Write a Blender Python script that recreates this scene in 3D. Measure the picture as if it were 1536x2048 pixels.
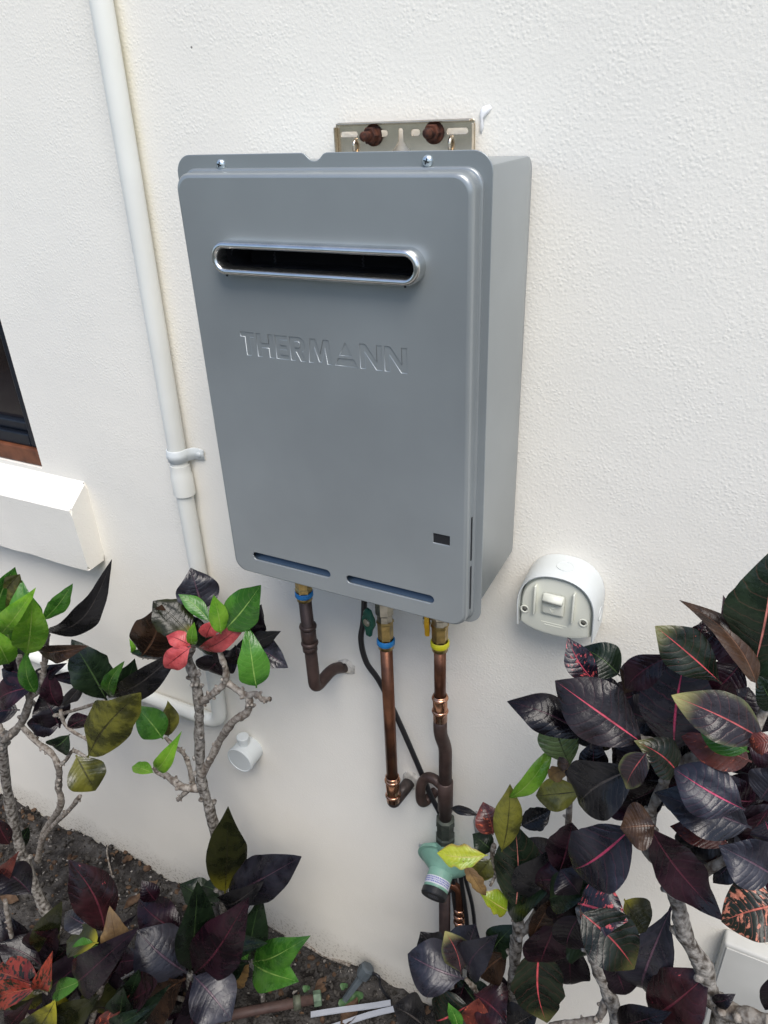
import bpy, bmesh, math, random
from mathutils import Vector, Matrix, noise
random.seed(7)
S = bpy.context.scene
for o in list(bpy.data.objects): bpy.data.objects.remove(o)
COL = S.collection
R = math.radians
# ------------------------------------------------------------------ camera
CAM = Vector((0.58213, -0.82921, 1.72137)); FPX = 1484.41      # focal length in px of the 1536 wide photo
RX = Vector((0.8952644, 0.4438784, -0.0383883)); UP = Vector((-0.1818841, 0.4427765, 0.8779904)); FW = Vector((-0.4067184, 0.7790513, -0.4771365))
cd = bpy.data.cameras.new('camera'); cam = bpy.data.objects.new('camera', cd); COL.objects.link(cam)
cd.sensor_fit = 'HORIZONTAL'; cd.sensor_width = 36; cd.lens = FPX/1536*36; cd.clip_start = .02; cd.clip_end = 500
B = -FW
cam.matrix_world = Matrix(((RX.x, UP.x, B.x, CAM.x), (RX.y, UP.y, B.y, CAM.y), (RX.z, UP.z, B.z, CAM.z), (0, 0, 0, 1)))
S.camera = cam
# ------------------------------------------------------------------ world, sun, exposure
SUN_EL, SUN_AZ = 58, 38                                       # sun stands high in front of the wall, a little to its right
w = bpy.data.worlds.new('World'); S.world = w; w.use_nodes = True
nt = w.node_tree; nt.nodes.clear()
sky = nt.nodes.new('ShaderNodeTexSky'); sky.sky_type = 'NISHITA'; sky.sun_disc = False
sky.sun_elevation = R(SUN_EL); sky.sun_rotation = R(180-SUN_AZ); sky.air_density = 1.0; sky.dust_density = 1.6; sky.ozone_density = 1.0
bg = nt.nodes.new('ShaderNodeBackground'); bg.inputs[1].default_value = .10
out = nt.nodes.new('ShaderNodeOutputWorld'); nt.links.new(sky.outputs[0], bg.inputs[0]); nt.links.new(bg.outputs[0], out.inputs[0])
sd = bpy.data.lights.new('sun', 'SUN'); sd.energy = 1.5; sd.angle = R(34); sd.color = (1, .955, .9)
sun = bpy.data.objects.new('sun', sd); COL.objects.link(sun)
sdir = Vector((math.sin(R(SUN_AZ))*math.cos(R(SUN_EL)), -math.cos(R(SUN_AZ))*math.cos(R(SUN_EL)), math.sin(R(SUN_EL))))
sun.rotation_euler = sdir.to_track_quat('Z', 'Y').to_euler(); sun.location = (1, -3, 5)
S.view_settings.view_transform = 'Standard'; S.view_settings.look = 'None'; S.view_settings.gamma = 1
S.view_settings.use_curve_mapping = False
S.view_settings.exposure = 1.0
S.render.engine = 'CYCLES'

# ------------------------------------------------------------------ helpers
def ray(px, py): return RX*((px-768)/FPX) - UP*((py-1024)/FPX) + FW
def at(px, py, Y):                                            # the point that far from the wall (wall is Y = 0) seen at a photo pixel
    d = ray(px, py); return CAM + d*((Y-CAM.y)/d.y)
def atz(px, py, Z):
    d = ray(px, py); return CAM + d*((Z-CAM.z)/d.z)
def mpp(P): return (P-CAM).dot(FW)/FPX                          # metres per photo pixel at a point

def link(name, me, mat=None, parent=None, smooth=True):
    if mat is not None and not me.materials: me.materials.append(mat)
    if smooth:
        for p in me.polygons: p.use_smooth = True
    o = bpy.data.objects.new(name, me); COL.objects.link(o)
    if parent is not None:
        o.parent = parent; o.matrix_parent_inverse = parent.matrix_world.inverted()
    return o
def frombm(name, bm, mat, parent=None, smooth=True):
    bmesh.ops.recalc_face_normals(bm, faces=bm.faces)
    me = bpy.data.meshes.new(name); bm.to_mesh(me); bm.free()
    return link(name, me, mat, parent, smooth)
def tag(o, label=None, cat=None, group=None, kind=None):
    if label: o['label'] = label
    if cat: o['category'] = cat
    if group: o['group'] = group
    if kind: o['kind'] = kind
    return o
def thing(name, loc, label, cat, group=None):
    o = bpy.data.objects.new(name, None); o.empty_display_size = .03; COL.objects.link(o); o.location = loc
    o.matrix_world = Matrix.Translation(Vector(loc))
    return tag(o, label, cat, group)
def sharp(o, ang=35):
    try: o.data.set_sharp_from_angle(angle=R(ang))
    except Exception: pass
    return o
def box(bm, lo, hi, bev=0, seg=2, M=None):
    lo = Vector(lo); hi = Vector(hi); b2 = bmesh.new()
    bmesh.ops.create_cube(b2, size=1)
    for v in b2.verts: v.co = Vector(((lo.x+hi.x)/2+v.co.x*(hi.x-lo.x), (lo.y+hi.y)/2+v.co.y*(hi.y-lo.y), (lo.z+hi.z)/2+v.co.z*(hi.z-lo.z)))
    if bev: bmesh.ops.bevel(b2, geom=b2.edges[:], offset=bev, segments=seg, affect='EDGES', profile=.5)
    if M: b2.transform(M)
    me = bpy.data.meshes.new('t'); b2.to_mesh(me); b2.free(); bm.from_mesh(me); bpy.data.meshes.remove(me)
def loft(bm, rings, closed=True, cap0=False, cap1=False):
    L = [[bm.verts.new(p) for p in r] for r in rings]
    n = len(L[0])
    for a, b in zip(L, L[1:]):
        for i in range(n if closed else n-1):
            bm.faces.new((a[i], a[(i+1) % n], b[(i+1) % n], b[i]))
    if cap0: bm.faces.new(L[0])
    if cap1: bm.faces.new(L[-1][::-1])
    return L
def frame(d):
    d = d.normalized(); a = Vector((0, 0, 1)) if abs(d.z) < .9 else Vector((1, 0, 0))
    u = d.cross(a).normalized(); return u, d.cross(u).normalized(), d
def lathe(bm, O, d, prof, seg=24, cap0=True, cap1=True, rot=0):   # prof: (distance along d, radius)
    u, v, d = frame(d); rings = []
    for h, r in prof:
        rings.append([O+d*h+(u*math.cos(2*math.pi*k/seg+rot)+v*math.sin(2*math.pi*k/seg+rot))*r for k in range(seg)])
    loft(bm, rings, True, cap0, cap1)
def smoothpath(pts, n=6):
    P = [Vector(p) for p in pts]
    if len(P) < 3: return P
    out = []
    for i in range(len(P)-1):
        p0 = P[max(i-1, 0)]; p1 = P[i]; p2 = P[i+1]; p3 = P[min(i+2, len(P)-1)]
        for k in range(n):
            t = k/n
            out.append(.5*((2*p1)+(p2-p0)*t+(2*p0-5*p1+4*p2-p3)*t*t+(3*p1-p0-3*p2+p3)*t**3))
    out.append(P[-1]); return out
def bendpath(pts, rad, n=6):                                   # straight runs with round elbows
    P = [Vector(p) for p in pts]; out = [P[0]]
    for i in range(1, len(P)-1):
        a = (P[i-1]-P[i]); b = (P[i+1]-P[i]); r = min(rad, a.length*.49, b.length*.49)
        A = P[i]+a.normalized()*r; Bq = P[i]+b.normalized()*r
        for k in range(n+1):
            t = k/n; out.append(A*(1-t)**2+P[i]*2*t*(1-t)+Bq*t*t)
    out.append(P[-1]); return out
def tube(bm, pts, rad, seg=14, caps=True, knob=0, seed=0):
    P = [Vector(p) for p in pts]; n = len(P)
    rr = [rad(i/(n-1)) if callable(rad) else rad for i in range(n)]
    t = (P[1]-P[0]).normalized(); u, v, _ = frame(t); rings = []
    for i in range(n):
        t2 = (P[min(i+1, n-1)]-P[max(i-1, 0)]).normalized()
        q = t.rotation_difference(t2); u = q @ u; t = t2; u = (u-t*u.dot(t)).normalized(); v = t.cross(u)
        ring = []
        for k in range(seg):
            a = 2*math.pi*k/seg; d = u*math.cos(a)+v*math.sin(a); r = rr[i]
            if knob: r *= 1+knob*noise.noise((P[i]+d*.02)*55+Vector((seed, 0, 0)))+knob*.6*noise.noise((P[i]+d*.01)*150+Vector((seed, 3, 0)))
            ring.append(P[i]+d*r)
        rings.append(ring)
    loft(bm, rings, True, caps, caps)
def rrect(x0, x1, z0, z1, r, n=6):                             # rounded rectangle outline, counter-clockwise, in x,z
    o = []
    for cx, cz, a0 in ((x1-r, z1-r, 0), (x0+r, z1-r, 90), (x0+r, z0+r, 180), (x1-r, z0+r, 270)):
        for k in range(n+1):
            a = R(a0+90*k/n); o.append((cx+r*math.cos(a), cz+r*math.sin(a)))
    return o
def stadium(x0, x1, z0, z1, n=12): return rrect(x0, x1, z0, z1, min(x1-x0, z1-z0)/2-1e-5, n)
def circle(cx, cz, r, n=20): return [(cx+r*math.cos(2*math.pi*k/n), cz+r*math.sin(2*math.pi*k/n)) for k in range(n)]
def plate(name, loops, y, thick, bev, mat, parent, Mx=None, bres=1):  # flat sheet with real openings, standing in the x,z plane with its front at y
    cu = bpy.data.curves.new('t', 'CURVE'); cu.dimensions = '2D'; cu.fill_mode = 'BOTH'
    cu.extrude = max(thick/2-bev, 0); cu.bevel_depth = bev; cu.bevel_resolution = bres
    for lp in loops:
        s = cu.splines.new('POLY'); s.points.add(len(lp)-1); s.use_cyclic_u = True
        for p, (x, z) in zip(s.points, lp): p.co = (x, z, 0, 1)
    ob = bpy.data.objects.new('t', cu); COL.objects.link(ob)
    dg = bpy.context.evaluated_depsgraph_get(); me = bpy.data.meshes.new_from_object(ob.evaluated_get(dg))
    bpy.data.objects.remove(ob); bpy.data.curves.remove(cu)
    for v in me.vertices:
        x, z, h = v.co; v.co = (x, y+thick/2-h, z)
    me.materials.clear(); me.name = name
    if Mx: me.transform(Mx)
    o = link(name, me, mat, parent, False)
    return o

# ------------------------------------------------------------------ materials
def mat(name, col, rough=.5, metal=0, spec=.5, var=0, vscale=20, col2=None, bump=0, bscale=200, bdist=.001, coat=0, detail=4, rvar=0):
    m = bpy.data.materials.new(name); m.use_nodes = True; n = m.node_tree.nodes; L = m.node_tree.links
    b = n['Principled BSDF']; b.inputs['Base Color'].default_value = (*col, 1); b.inputs['Roughness'].default_value = rough
    b.inputs['Metallic'].default_value = metal; b.inputs['Specular IOR Level'].default_value = spec; b.inputs['Coat Weight'].default_value = coat
    tc = n.new('ShaderNodeTexCoord')
    if var or col2:
        nz = n.new('ShaderNodeTexNoise'); nz.inputs['Scale'].default_value = vscale; nz.inputs['Detail'].default_value = detail
        L.new(tc.outputs['Object'], nz.inputs['Vector'])
        cr = n.new('ShaderNodeValToRGB'); c2 = col2 or tuple(c*(1-var) for c in col); c1 = col if col2 else tuple(min(1, c*(1+var)) for c in col)
        cr.color_ramp.elements[0].position = .36; cr.color_ramp.elements[1].position = .64
        cr.color_ramp.elements[0].color = (*c2, 1); cr.color_ramp.elements[1].color = (*c1, 1)
        L.new(nz.outputs[0], cr.inputs[0]); L.new(cr.outputs[0], b.inputs['Base Color'])
        if rvar:
            mr = n.new('ShaderNodeMapRange'); mr.inputs['To Min'].default_value = rough-rvar; mr.inputs['To Max'].default_value = rough+rvar
            mr.inputs['From Min'].default_value = .3; mr.inputs['From Max'].default_value = .7
            L.new(nz.outputs[0], mr.inputs[0]); L.new(mr.outputs[0], b.inputs['Roughness'])
    if bump:
        nb = n.new('ShaderNodeTexNoise'); nb.inputs['Scale'].default_value = bscale; nb.inputs['Detail'].default_value = 3
        L.new(tc.outputs['Object'], nb.inputs['Vector'])
        bp = n.new('ShaderNodeBump'); bp.inputs['Strength'].default_value = bump; bp.inputs['Distance'].default_value = bdist
        L.new(nb.outputs[0], bp.inputs['Height']); L.new(bp.outputs[0], b.inputs['Normal'])
    return m

def stucco_mat():
    m = bpy.data.materials.new('stucco'); m.use_nodes = True; n = m.node_tree.nodes; L = m.node_tree.links
    b = n['Principled BSDF']; b.inputs['Roughness'].default_value = .75; b.inputs['Specular IOR Level'].default_value = .25
    ge = n.new('ShaderNodeNewGeometry')
    def nz(scale, det, vec=ge.outputs['Position'], rough=.5):
        t = n.new('ShaderNodeTexNoise'); t.inputs['Scale'].default_value = scale; t.inputs['Detail'].default_value = det; t.inputs['Roughness'].default_value = rough
        L.new(vec, t.inputs['Vector']); return t.outputs[0]
    def math_(op, a, c, d=None):
        t = n.new('ShaderNodeMath'); t.operation = op
        for i, q in enumerate((a, c, d)):
            if q is None: continue
            if isinstance(q, (int, float)): t.inputs[i].default_value = q
            else: L.new(q, t.inputs[i])
        return t.outputs[0]
    def ramp(f, p0, p1, c0=(0, 0, 0, 1), c1=(1, 1, 1, 1)):
        t = n.new('ShaderNodeValToRGB'); t.color_ramp.elements[0].position = p0; t.color_ramp.elements[1].position = p1
        t.color_ramp.elements[0].color = c0; t.color_ramp.elements[1].color = c1; L.new(f, t.inputs[0]); return t.outputs[0]
    def mix(f, a, c):
        t = n.new('ShaderNodeMix'); t.data_type = 'RGBA'
        if isinstance(f, (int, float)): t.inputs[0].default_value = f
        else: L.new(f, t.inputs[0])
        for i, q in ((6, a), (7, c)):
            if isinstance(q, tuple): t.inputs[i].default_value = (*q, 1)
            else: L.new(q, t.inputs[i])
        return t.outputs[2]
    base = mix(ramp(nz(3, 3), .35, .65), (.86, .825, .74), (.825, .795, .72))
    sp = n.new('ShaderNodeSeparateXYZ'); L.new(ge.outputs['Position'], sp.inputs[0])
    # soil splash along the foot of the wall: its height follows a noise
    hgt = math_('ADD', sp.outputs['Z'], math_('MULTIPLY', nz(9, 5, rough=.7), -.14))
    splash = ramp(math_('ADD', math_('MULTIPLY', hgt, 3), .5), .34, .60, (1, 1, 1, 1), (0, 0, 0, 1))
    specks = ramp(nz(160, 2), .55, .66)
    sm = math_('MULTIPLY', splash, math_('ADD', math_('MULTIPLY', specks, .6), .25))
    base = mix(sm, base, (.27, .225, .16))
    # old yellow tide mark beside the conduit, rising with it
    dx = math_('ABSOLUTE', math_('SUBTRACT', math_('SUBTRACT', sp.outputs['X'], -.205), math_('MULTIPLY', math_('SUBTRACT', sp.outputs['Z'], 1.60), .02)), 0)
    yl = ramp(dx, .0, .028, (1, 1, 1, 1), (0, 0, 0, 1)); up = ramp(sp.outputs['Z'], .0, 1, (0, 0, 0, 1), (1, 1, 1, 1))
    zr = n.new('ShaderNodeMapRange'); zr.inputs['From Min'].default_value = 1.38; zr.inputs['From Max'].default_value = 1.7; L.new(sp.outputs['Z'], zr.inputs[0])
    base = mix(math_('MULTIPLY', math_('MULTIPLY', yl, zr.outputs[0]), math_('MULTIPLY', nz(25, 3), .95)), base, (.74, .66, .38))
    # a few fly specks and pin holes
    vs = n.new('ShaderNodeTexVoronoi'); vs.inputs['Scale'].default_value = 6.5; L.new(ge.outputs['Position'], vs.inputs['Vector'])
    base = mix(ramp(vs.outputs['Distance'], .007, .012, (1, 1, 1, 1), (0, 0, 0, 1)), base, (.1, .09, .08))
    L.new(base, b.inputs['Base Color'])
    v = n.new('ShaderNodeTexVoronoi'); v.feature = 'F1'; v.inputs['Scale'].default_value = 230
    wv = n.new('ShaderNodeVectorMath'); wv.operation = 'ADD'; L.new(ge.outputs['Position'], wv.inputs[0])
    tn = n.new('ShaderNodeTexNoise'); tn.inputs['Scale'].default_value = 70; L.new(ge.outputs['Position'], tn.inputs['Vector'])
    sc = n.new('ShaderNodeVectorMath'); sc.operation = 'SCALE'; sc.inputs['Scale'].default_value = .006; L.new(tn.outputs['Color'], sc.inputs[0]); L.new(sc.outputs[0], wv.inputs[1])
    L.new(wv.outputs[0], v.inputs['Vector'])
    bumps = ramp(v.outputs['Distance'], .1, .55, (1, 1, 1, 1), (0, 0, 0, 1))
    amt = ramp(nz(14, 2), .4, .6, (.45, .45, .45, 1), (1, 1, 1, 1))
    h = math_('ADD', math_('MULTIPLY', math_('MULTIPLY', bumps, amt), .55), math_('MULTIPLY', nz(300, 2, rough=.6), .9))
    h = math_('ADD', h, math_('ADD', math_('MULTIPLY', nz(30, 1), .8), math_('MULTIPLY', nz(7, 1), 3.5)))
    bp = n.new('ShaderNodeBump'); bp.inputs['Strength'].default_value = .5; bp.inputs['Distance'].default_value = .00085
    L.new(h, bp.inputs['Height']); L.new(bp.outputs[0], b.inputs['Normal'])
    return m

def leaf_mat(name, c1, c2, vein=None, vw=.05, side=.0, blotch=None, bamt=.0, bscale=28, edge=None, base=None, rough=.26, pucker=.16, tip=None):
    m = bpy.data.materials.new(name); m.use_nodes = True; n = m.node_tree.nodes; L = m.node_tree.links
    b = n['Principled BSDF']; b.inputs['Specular IOR Level'].default_value = .5 if max(c1) > .1 else (.48 if 'slate' in name or 'navy' in name else .32)
    uv = n.new('ShaderNodeUVMap'); sp = n.new('ShaderNodeSeparateXYZ'); L.new(uv.outputs[0], sp.inputs[0])
    oi = n.new('ShaderNodeObjectInfo'); tc = n.new('ShaderNodeTexCoord')
    def M_(op, a, c=0, clamp=False):
        t = n.new('ShaderNodeMath'); t.operation = op; t.use_clamp = clamp
        for i, q in enumerate((a, c)):
            if isinstance(q, (int, float)): t.inputs[i].default_value = q
            else: L.new(q, t.inputs[i])
        return t.outputs[0]
    def mix(f, a, c):
        t = n.new('ShaderNodeMix'); t.data_type = 'RGBA'
        if isinstance(f, (int, float)): t.inputs[0].default_value = f
        else: L.new(f, t.inputs[0])
        for i, q in ((6, a), (7, c)):
            if isinstance(q, tuple): t.inputs[i].default_value = (*q, 1)
            else: L.new(q, t.inputs[i])
        return t.outputs[2]
    def mr(f, a, c, d=0, e=1):
        t = n.new('ShaderNodeMapRange'); t.interpolation_type = 'SMOOTHSTEP'
        for i, q in enumerate((a, c, d, e)): t.inputs[i+1].default_value = q
        L.new(f, t.inputs[0]); return t.outputs[0]
    off = n.new('ShaderNodeVectorMath'); off.operation = 'ADD'; L.new(tc.outputs['Object'], off.inputs[0])
    om = n.new('ShaderNodeVectorMath'); om.operation = 'SCALE'; om.inputs[0].default_value = (7, 13, 5); L.new(oi.outputs['Random'], om.inputs['Scale']); L.new(om.outputs[0], off.inputs[1])
    def nz(s, d, r=.55):
        t = n.new('ShaderNodeTexNoise'); t.inputs['Scale'].default_value = s; t.inputs['Detail'].default_value = d; t.inputs['Roughness'].default_value = r
        L.new(off.outputs[0], t.inputs['Vector']); return t.outputs[0]
    u, v = sp.outputs[0], sp.outputs[1]
    a = M_('ABSOLUTE', M_('MULTIPLY', M_('SUBTRACT', u, .5), 2))
    big = nz(26, 4); fine = nz(240, 3, .7)
    col = mix(mr(big, .38, .62), c2, c1)
    col = mix(mr(fine, .5, .75, 0, .35), col, tuple(x*.5 for x in c2))
    # side veins: arcs leaving the midrib
    ph = M_('FRACT', M_('MULTIPLY', M_('ADD', M_('SUBTRACT', v, M_('MULTIPLY', M_('POWER', a, 1.4), .17)), M_('MULTIPLY', big, .16)), 10))
    tri = M_('ABSOLUTE', M_('SUBTRACT', M_('MULTIPLY', ph, 2), 1))        # 1 on a vein, 0 between
    sv = mr(tri, .86, .99)
    mid = M_('SUBTRACT', 1, mr(M_('DIVIDE', a, M_('SUBTRACT', 1.25, v)), vw*.6, vw*1.3))
    if tip: col = mix(M_('MULTIPLY', mr(v, .72, 1.0), .9), col, tip)
    if base: col = mix(M_('MULTIPLY', M_('SUBTRACT', 1, mr(v, .0, .38)), mr(big, .3, .55)), col, base)
    if edge: col = mix(M_('MULTIPLY', mr(a, .72, .97), mr(big, .35, .6)), col, edge)
    if blotch:
        st = n.new('ShaderNodeCombineXYZ'); L.new(M_('MULTIPLY', a, 2.2), st.inputs[0]); L.new(M_('ADD', M_('MULTIPLY', M_('SUBTRACT', v, M_('MULTIPLY', a, .17)), 9), M_('MULTIPLY', oi.outputs['Random'], 60)), st.inputs[1])
        L.new(M_('MULTIPLY', M_('GREATER_THAN', u, .5), 9), st.inputs[2])
        bn = n.new('ShaderNodeTexNoise'); bn.inputs['Scale'].default_value = 1.1; bn.inputs['Detail'].default_value = 4; bn.inputs['Roughness'].default_value = .6; L.new(st.outputs[0], bn.inputs['Vector'])
        t0 = .74-.38*bamt
        bm_ = mr(bn.outputs[0], t0, t0+.05)
        col = mix(bm_, col, mix(mr(fine, .4, .6), blotch, tuple(x*.6 for x in blotch)))
    if vein:
        col = mix(M_('MULTIPLY', sv, side*.55), col, vein)
        col = mix(M_('MULTIPLY', mid, mr(nz(70, 2), .3, .6, .45, .95)), col, vein)
    hs = n.new('ShaderNodeHueSaturation'); L.new(col, hs.inputs['Color']); L.new(mr(oi.outputs['Random'], 0, 1, .75, 1.25), hs.inputs['Value'])
    col = hs.outputs[0]
    L.new(col, b.inputs['Base Color'])
    L.new(mr(big, .3, .7, rough-.07, rough+.14), b.inputs['Roughness'])
    h = M_('ADD', M_('MULTIPLY', M_('POWER', tri, 2.5), -pucker), M_('MULTIPLY', fine, .30))
    h = M_('ADD', h, M_('MULTIPLY', mid, -.6)); h = M_('ADD', h, M_('MULTIPLY', big, 1.5))
    bp = n.new('ShaderNodeBump'); bp.inputs['Strength'].default_value = .55; bp.inputs['Distance'].default_value = .0022
    L.new(h, bp.inputs['Height']); L.new(bp.outputs[0], b.inputs['Normal'])
    # thin blades let some light through
    tr = n.new('ShaderNodeBsdfTranslucent'); L.new(col, tr.inputs[0]); ms = n.new('ShaderNodeMixShader'); ms.inputs[0].default_value = .22 if max(c1) > .1 else .1
    L.new(b.outputs[0], ms.inputs[1]); L.new(tr.outputs[0], ms.inputs[2])
    L.new(ms.outputs[0], n['Material Output'].inputs['Surface'])
    return m

STUCCO = stucco_mat()
GREY = mat('grey_paint', (.315, .340, .345), .32, .45, .5, .07, 5, bump=.12, bscale=900, bdist=.0004)
STEEL = mat('brushed_steel', (.70, .70, .68), .27, 1, .5, .08, 40)
BRACKET = mat('bracket_steel', (.72, .62, .49), .24, 1, .5, .14, 30)
SLOTM = mat('slot_sky_sheen', (.055, .085, .12), .32, .4)  # blue sky reflection inside the air slots put into the floor colour
DARK = mat('cavity_shade', (.012, .013, .016), .5, 0, .4)  # shade of small openings put into the colour of solid pieces
DUCT = mat('duct_steel', (.02, .02, .024), .5, .3, .3, .3, 30)  # steel colour darkened to hold the shade inside the flue
GLOSSB = mat('black_window', (.012, .013, .016), .08, 0, .5)
ZINC = mat('zinc_screw', (.62, .68, .70), .3, .9, .5, .1, 80)
RUST = mat('rusty_steel', (.10, .034, .018), .8, 0, .3, col2=(.028, .012, .009), vscale=160, bump=.6, bscale=420, bdist=.001)
COPPER = mat('copper', (.27, .115, .062), .36, .8, .5, col2=(.12, .052, .032), vscale=26, bump=.1, bscale=300)
COPPERN = mat('bright_copper', (.62, .32, .20), .24, 1, .5, .2, 60)
COPPERD = mat('tarnished_copper', (.080, .050, .042), .5, .35, .5, col2=(.045, .028, .024), vscale=38, bump=.3, bscale=220, bdist=.0008)
BRONZE = mat('oxidised_elbow', (.06, .045, .04), .5, .4, .5, col2=(.03, .026, .026), vscale=45, bump=.3, bscale=200)
BRASS = mat('brass', (.46, .33, .13), .33, .9, .5, .25, 90)
NICKEL = mat('nickel', (.46, .43, .36), .32, .9, .5, .2, 70)
BLUE = mat('blue_ring', (.02, .23, .56), .4)
YELLOW = mat('yellow_ring', (.72, .66, .02), .4)
GREENH = mat('green_handle', (.008, .085, .05), .4)
ORANGE = mat('yellow_handle', (.80, .42, .01), .45)
CABLE = mat('black_cable', (.010, .010, .012), .38)
TAPE = mat('thread_tape', (.75, .77, .78), .6)
REG = mat('green_regulator', (.20, .37, .28), .45, 0, .5, .12, 40, bump=.15, bscale=300)
CAPB = mat('black_cap', (.012, .013, .014), .45)
PRINTW = mat('white_print', (.62, .64, .66), .5); PRINTB = mat('violet_print', (.16, .16, .45), .5)
PVC = mat('cream_pvc', (.76, .76, .70), .42, 0, .45, .03, 8)
PVCW = mat('white_pvc', (.60, .63, .62), .34, 0, .5, .03, 14)
PVCG = mat('aged_cream_plastic', (.70, .71, .62), .42, 0, .45, .04, 16)
FRAMEM = mat('black_aluminium', (.010, .013, .02), .28, .2, .5)
TIMBER = mat('brown_timber', (.13, .045, .02), .5, 0, .4, .35, 30, bump=.2, bscale=80)
PANE = mat('dark_glass', (.014, .009, .008), .07, 0, .6)
BARK = mat('bark', (.33, .31, .28), .85, 0, .2, col2=(.055, .045, .036), vscale=120, bump=.9, bscale=260, bdist=.003, detail=6)
TWIG = mat('pale_twig', (.34, .31, .27), .85, 0, .2, col2=(.12, .095, .075), vscale=120, bump=.6, bscale=300, bdist=.002)
SOIL = mat('soil', (.085, .080, .075), .95, 0, .1, col2=(.018, .016, .015), vscale=24, bump=1, bscale=110, bdist=.012, detail=8)
STONE = mat('grit', (.30, .28, .255), .85, 0, .2, col2=(.10, .09, .08), vscale=33)
CLOD = mat('soil_clods', (.075, .069, .062), .95, 0, .1, col2=(.018, .016, .014), vscale=60, bump=.8, bscale=300, bdist=.003)
SLATEP = mat('grey_plastic', (.07, .085, .095), .5, 0, .4, .2, 30)
WHITEP = mat('white_strip', (.34, .36, .40), .45, 0, .4, .06, 20)
LITTER = mat('dry_leaf', (.12, .075, .045), .75, 0, .2, col2=(.045, .026, .017), vscale=50, bump=.5, bscale=150, bdist=.003)

# ------------------------------------------------------------------ ground
def soil_h(x, y):
    p = Vector((x, y, 0))
    return .028*noise.noise(p*5)+.016*noise.noise(p*14)+.010*noise.noise(p*37)+.007*noise.noise(p*80)+.012*max(0, 1+y/.05)*(y < 0)*(y > -.05)
bm = bmesh.new()
xs = [-60, -20, -6, -3]+[-1.9+.011*i for i in range(290)]+[1.5, 3, 6, 20, 60]
ys = [-80, -30, -10, -4, -2]+[-1.2+.012*i for i in range(103)]+[.1]
V = [[bm.verts.new((x, y, soil_h(x, y) if (-1.95 < x < 1.35 and y > -1.3) else -.01)) for x in xs] for y in ys]
for j in range(len(ys)-1):
    for i in range(len(xs)-1): bm.faces.new((V[j][i], V[j][i+1], V[j+1][i+1], V[j+1][i]))
ground = frombm('ground', bm, SOIL); tag(ground, 'dark crumbly garden bed soil along the wall', kind='structure')
def scatter(name, m, n, smin, smax, seed, label, cat):
    rnd = random.Random(seed); bm = bmesh.new()
    for _ in range(n):
        x = rnd.uniform(-1.25, .35); y = -abs(rnd.gauss(0, .22))-.004; s = rnd.uniform(smin, smax)*rnd.uniform(.6, 1)
        c = Vector((x, y, soil_h(x, y)+s*.25))
        b2 = bmesh.ops.create_icosphere(bm, subdivisions=1, radius=1)['verts']
        q = Matrix.Rotation(rnd.uniform(0, 6), 3, Vector((rnd.random(), rnd.random(), rnd.random()+.01)).normalized()); k = Vector((1, rnd.uniform(.5, .9), rnd.uniform(.35, .7)))*s
        for v in b2:
            r = v.co*rnd.uniform(.8, 1.2); v.co = c+q @ Vector((r.x*k.x, r.y*k.y, r.z*k.z))
    o = frombm(name, bm, m, None, False); tag(o, label, cat, kind='stuff'); return o
scatter('soil_clods', CLOD, 2600, .003, .011, 3, 'small dark soil clods lying over the garden bed', 'soil')
scatter('mulch_chips', LITTER, 420, .004, .014, 9, 'brown mulch chips and leaf crumbs strewn over the soil', 'mulch')
scatter('grit', STONE, 900, .0015, .0055, 4, 'pale grit and small stones scattered over the soil', 'gravel')

# ------------------------------------------------------------------ house wall with window and rendered sill
house = thing('house_wall', (0, .1, 0), 'pale textured render wall of a house, behind the grey gas water heater', 'wall')
WX, WZ0, WZ1, WXL = -.562, 1.158, 2.25, -1.9
bm = bmesh.new()
def quad(*p): bm.faces.new([bm.verts.new(q) for q in p])
X0, X1, Z0, Z1, T = -7, 7, -.4, 3.3, .24
quad((WX, 0, Z0), (X1, 0, Z0), (X1, 0, Z1), (WX, 0, Z1)); quad((WXL, 0, Z0), (WX, 0, Z0), (WX, 0, WZ0), (WXL, 0, WZ0))
quad((WXL, 0, WZ1), (WX, 0, WZ1), (WX, 0, Z1), (WXL, 0, Z1)); quad((X0, 0, Z0), (WXL, 0, Z0), (WXL, 0, Z1), (X0, 0, Z1))
quad((WX, 0, WZ0), (WX, T, WZ0), (WX, T, WZ1), (WX, 0, WZ1)); quad((WXL, 0, WZ0), (WXL, 0, WZ1), (WXL, T, WZ1), (WXL, T, WZ0))
quad((WXL, 0, WZ0), (WXL, T, WZ0), (WX, T, WZ0), (WX, 0, WZ0)); quad((WXL, 0, WZ1), (WX, 0, WZ1), (WX, T, WZ1), (WXL, T, WZ1))
quad((X0, T, Z0), (X0, T, Z1), (X1, T, Z1), (X1, T, Z0)); quad((X0, 0, Z1), (X1, 0, Z1), (X1, T, Z1), (X0, T, Z1))
quad((X0, 0, Z0), (X0, 0, Z1), (X0, T, Z1), (X0, T, Z0)); quad((X1, 0, Z0), (X1, T, Z0), (X1, T, Z1), (X1, 0, Z1))
me = bpy.data.meshes.new('render_coat'); bm.to_mesh(me); bm.free(); link('render_coat', me, STUCCO, house, False)
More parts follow.
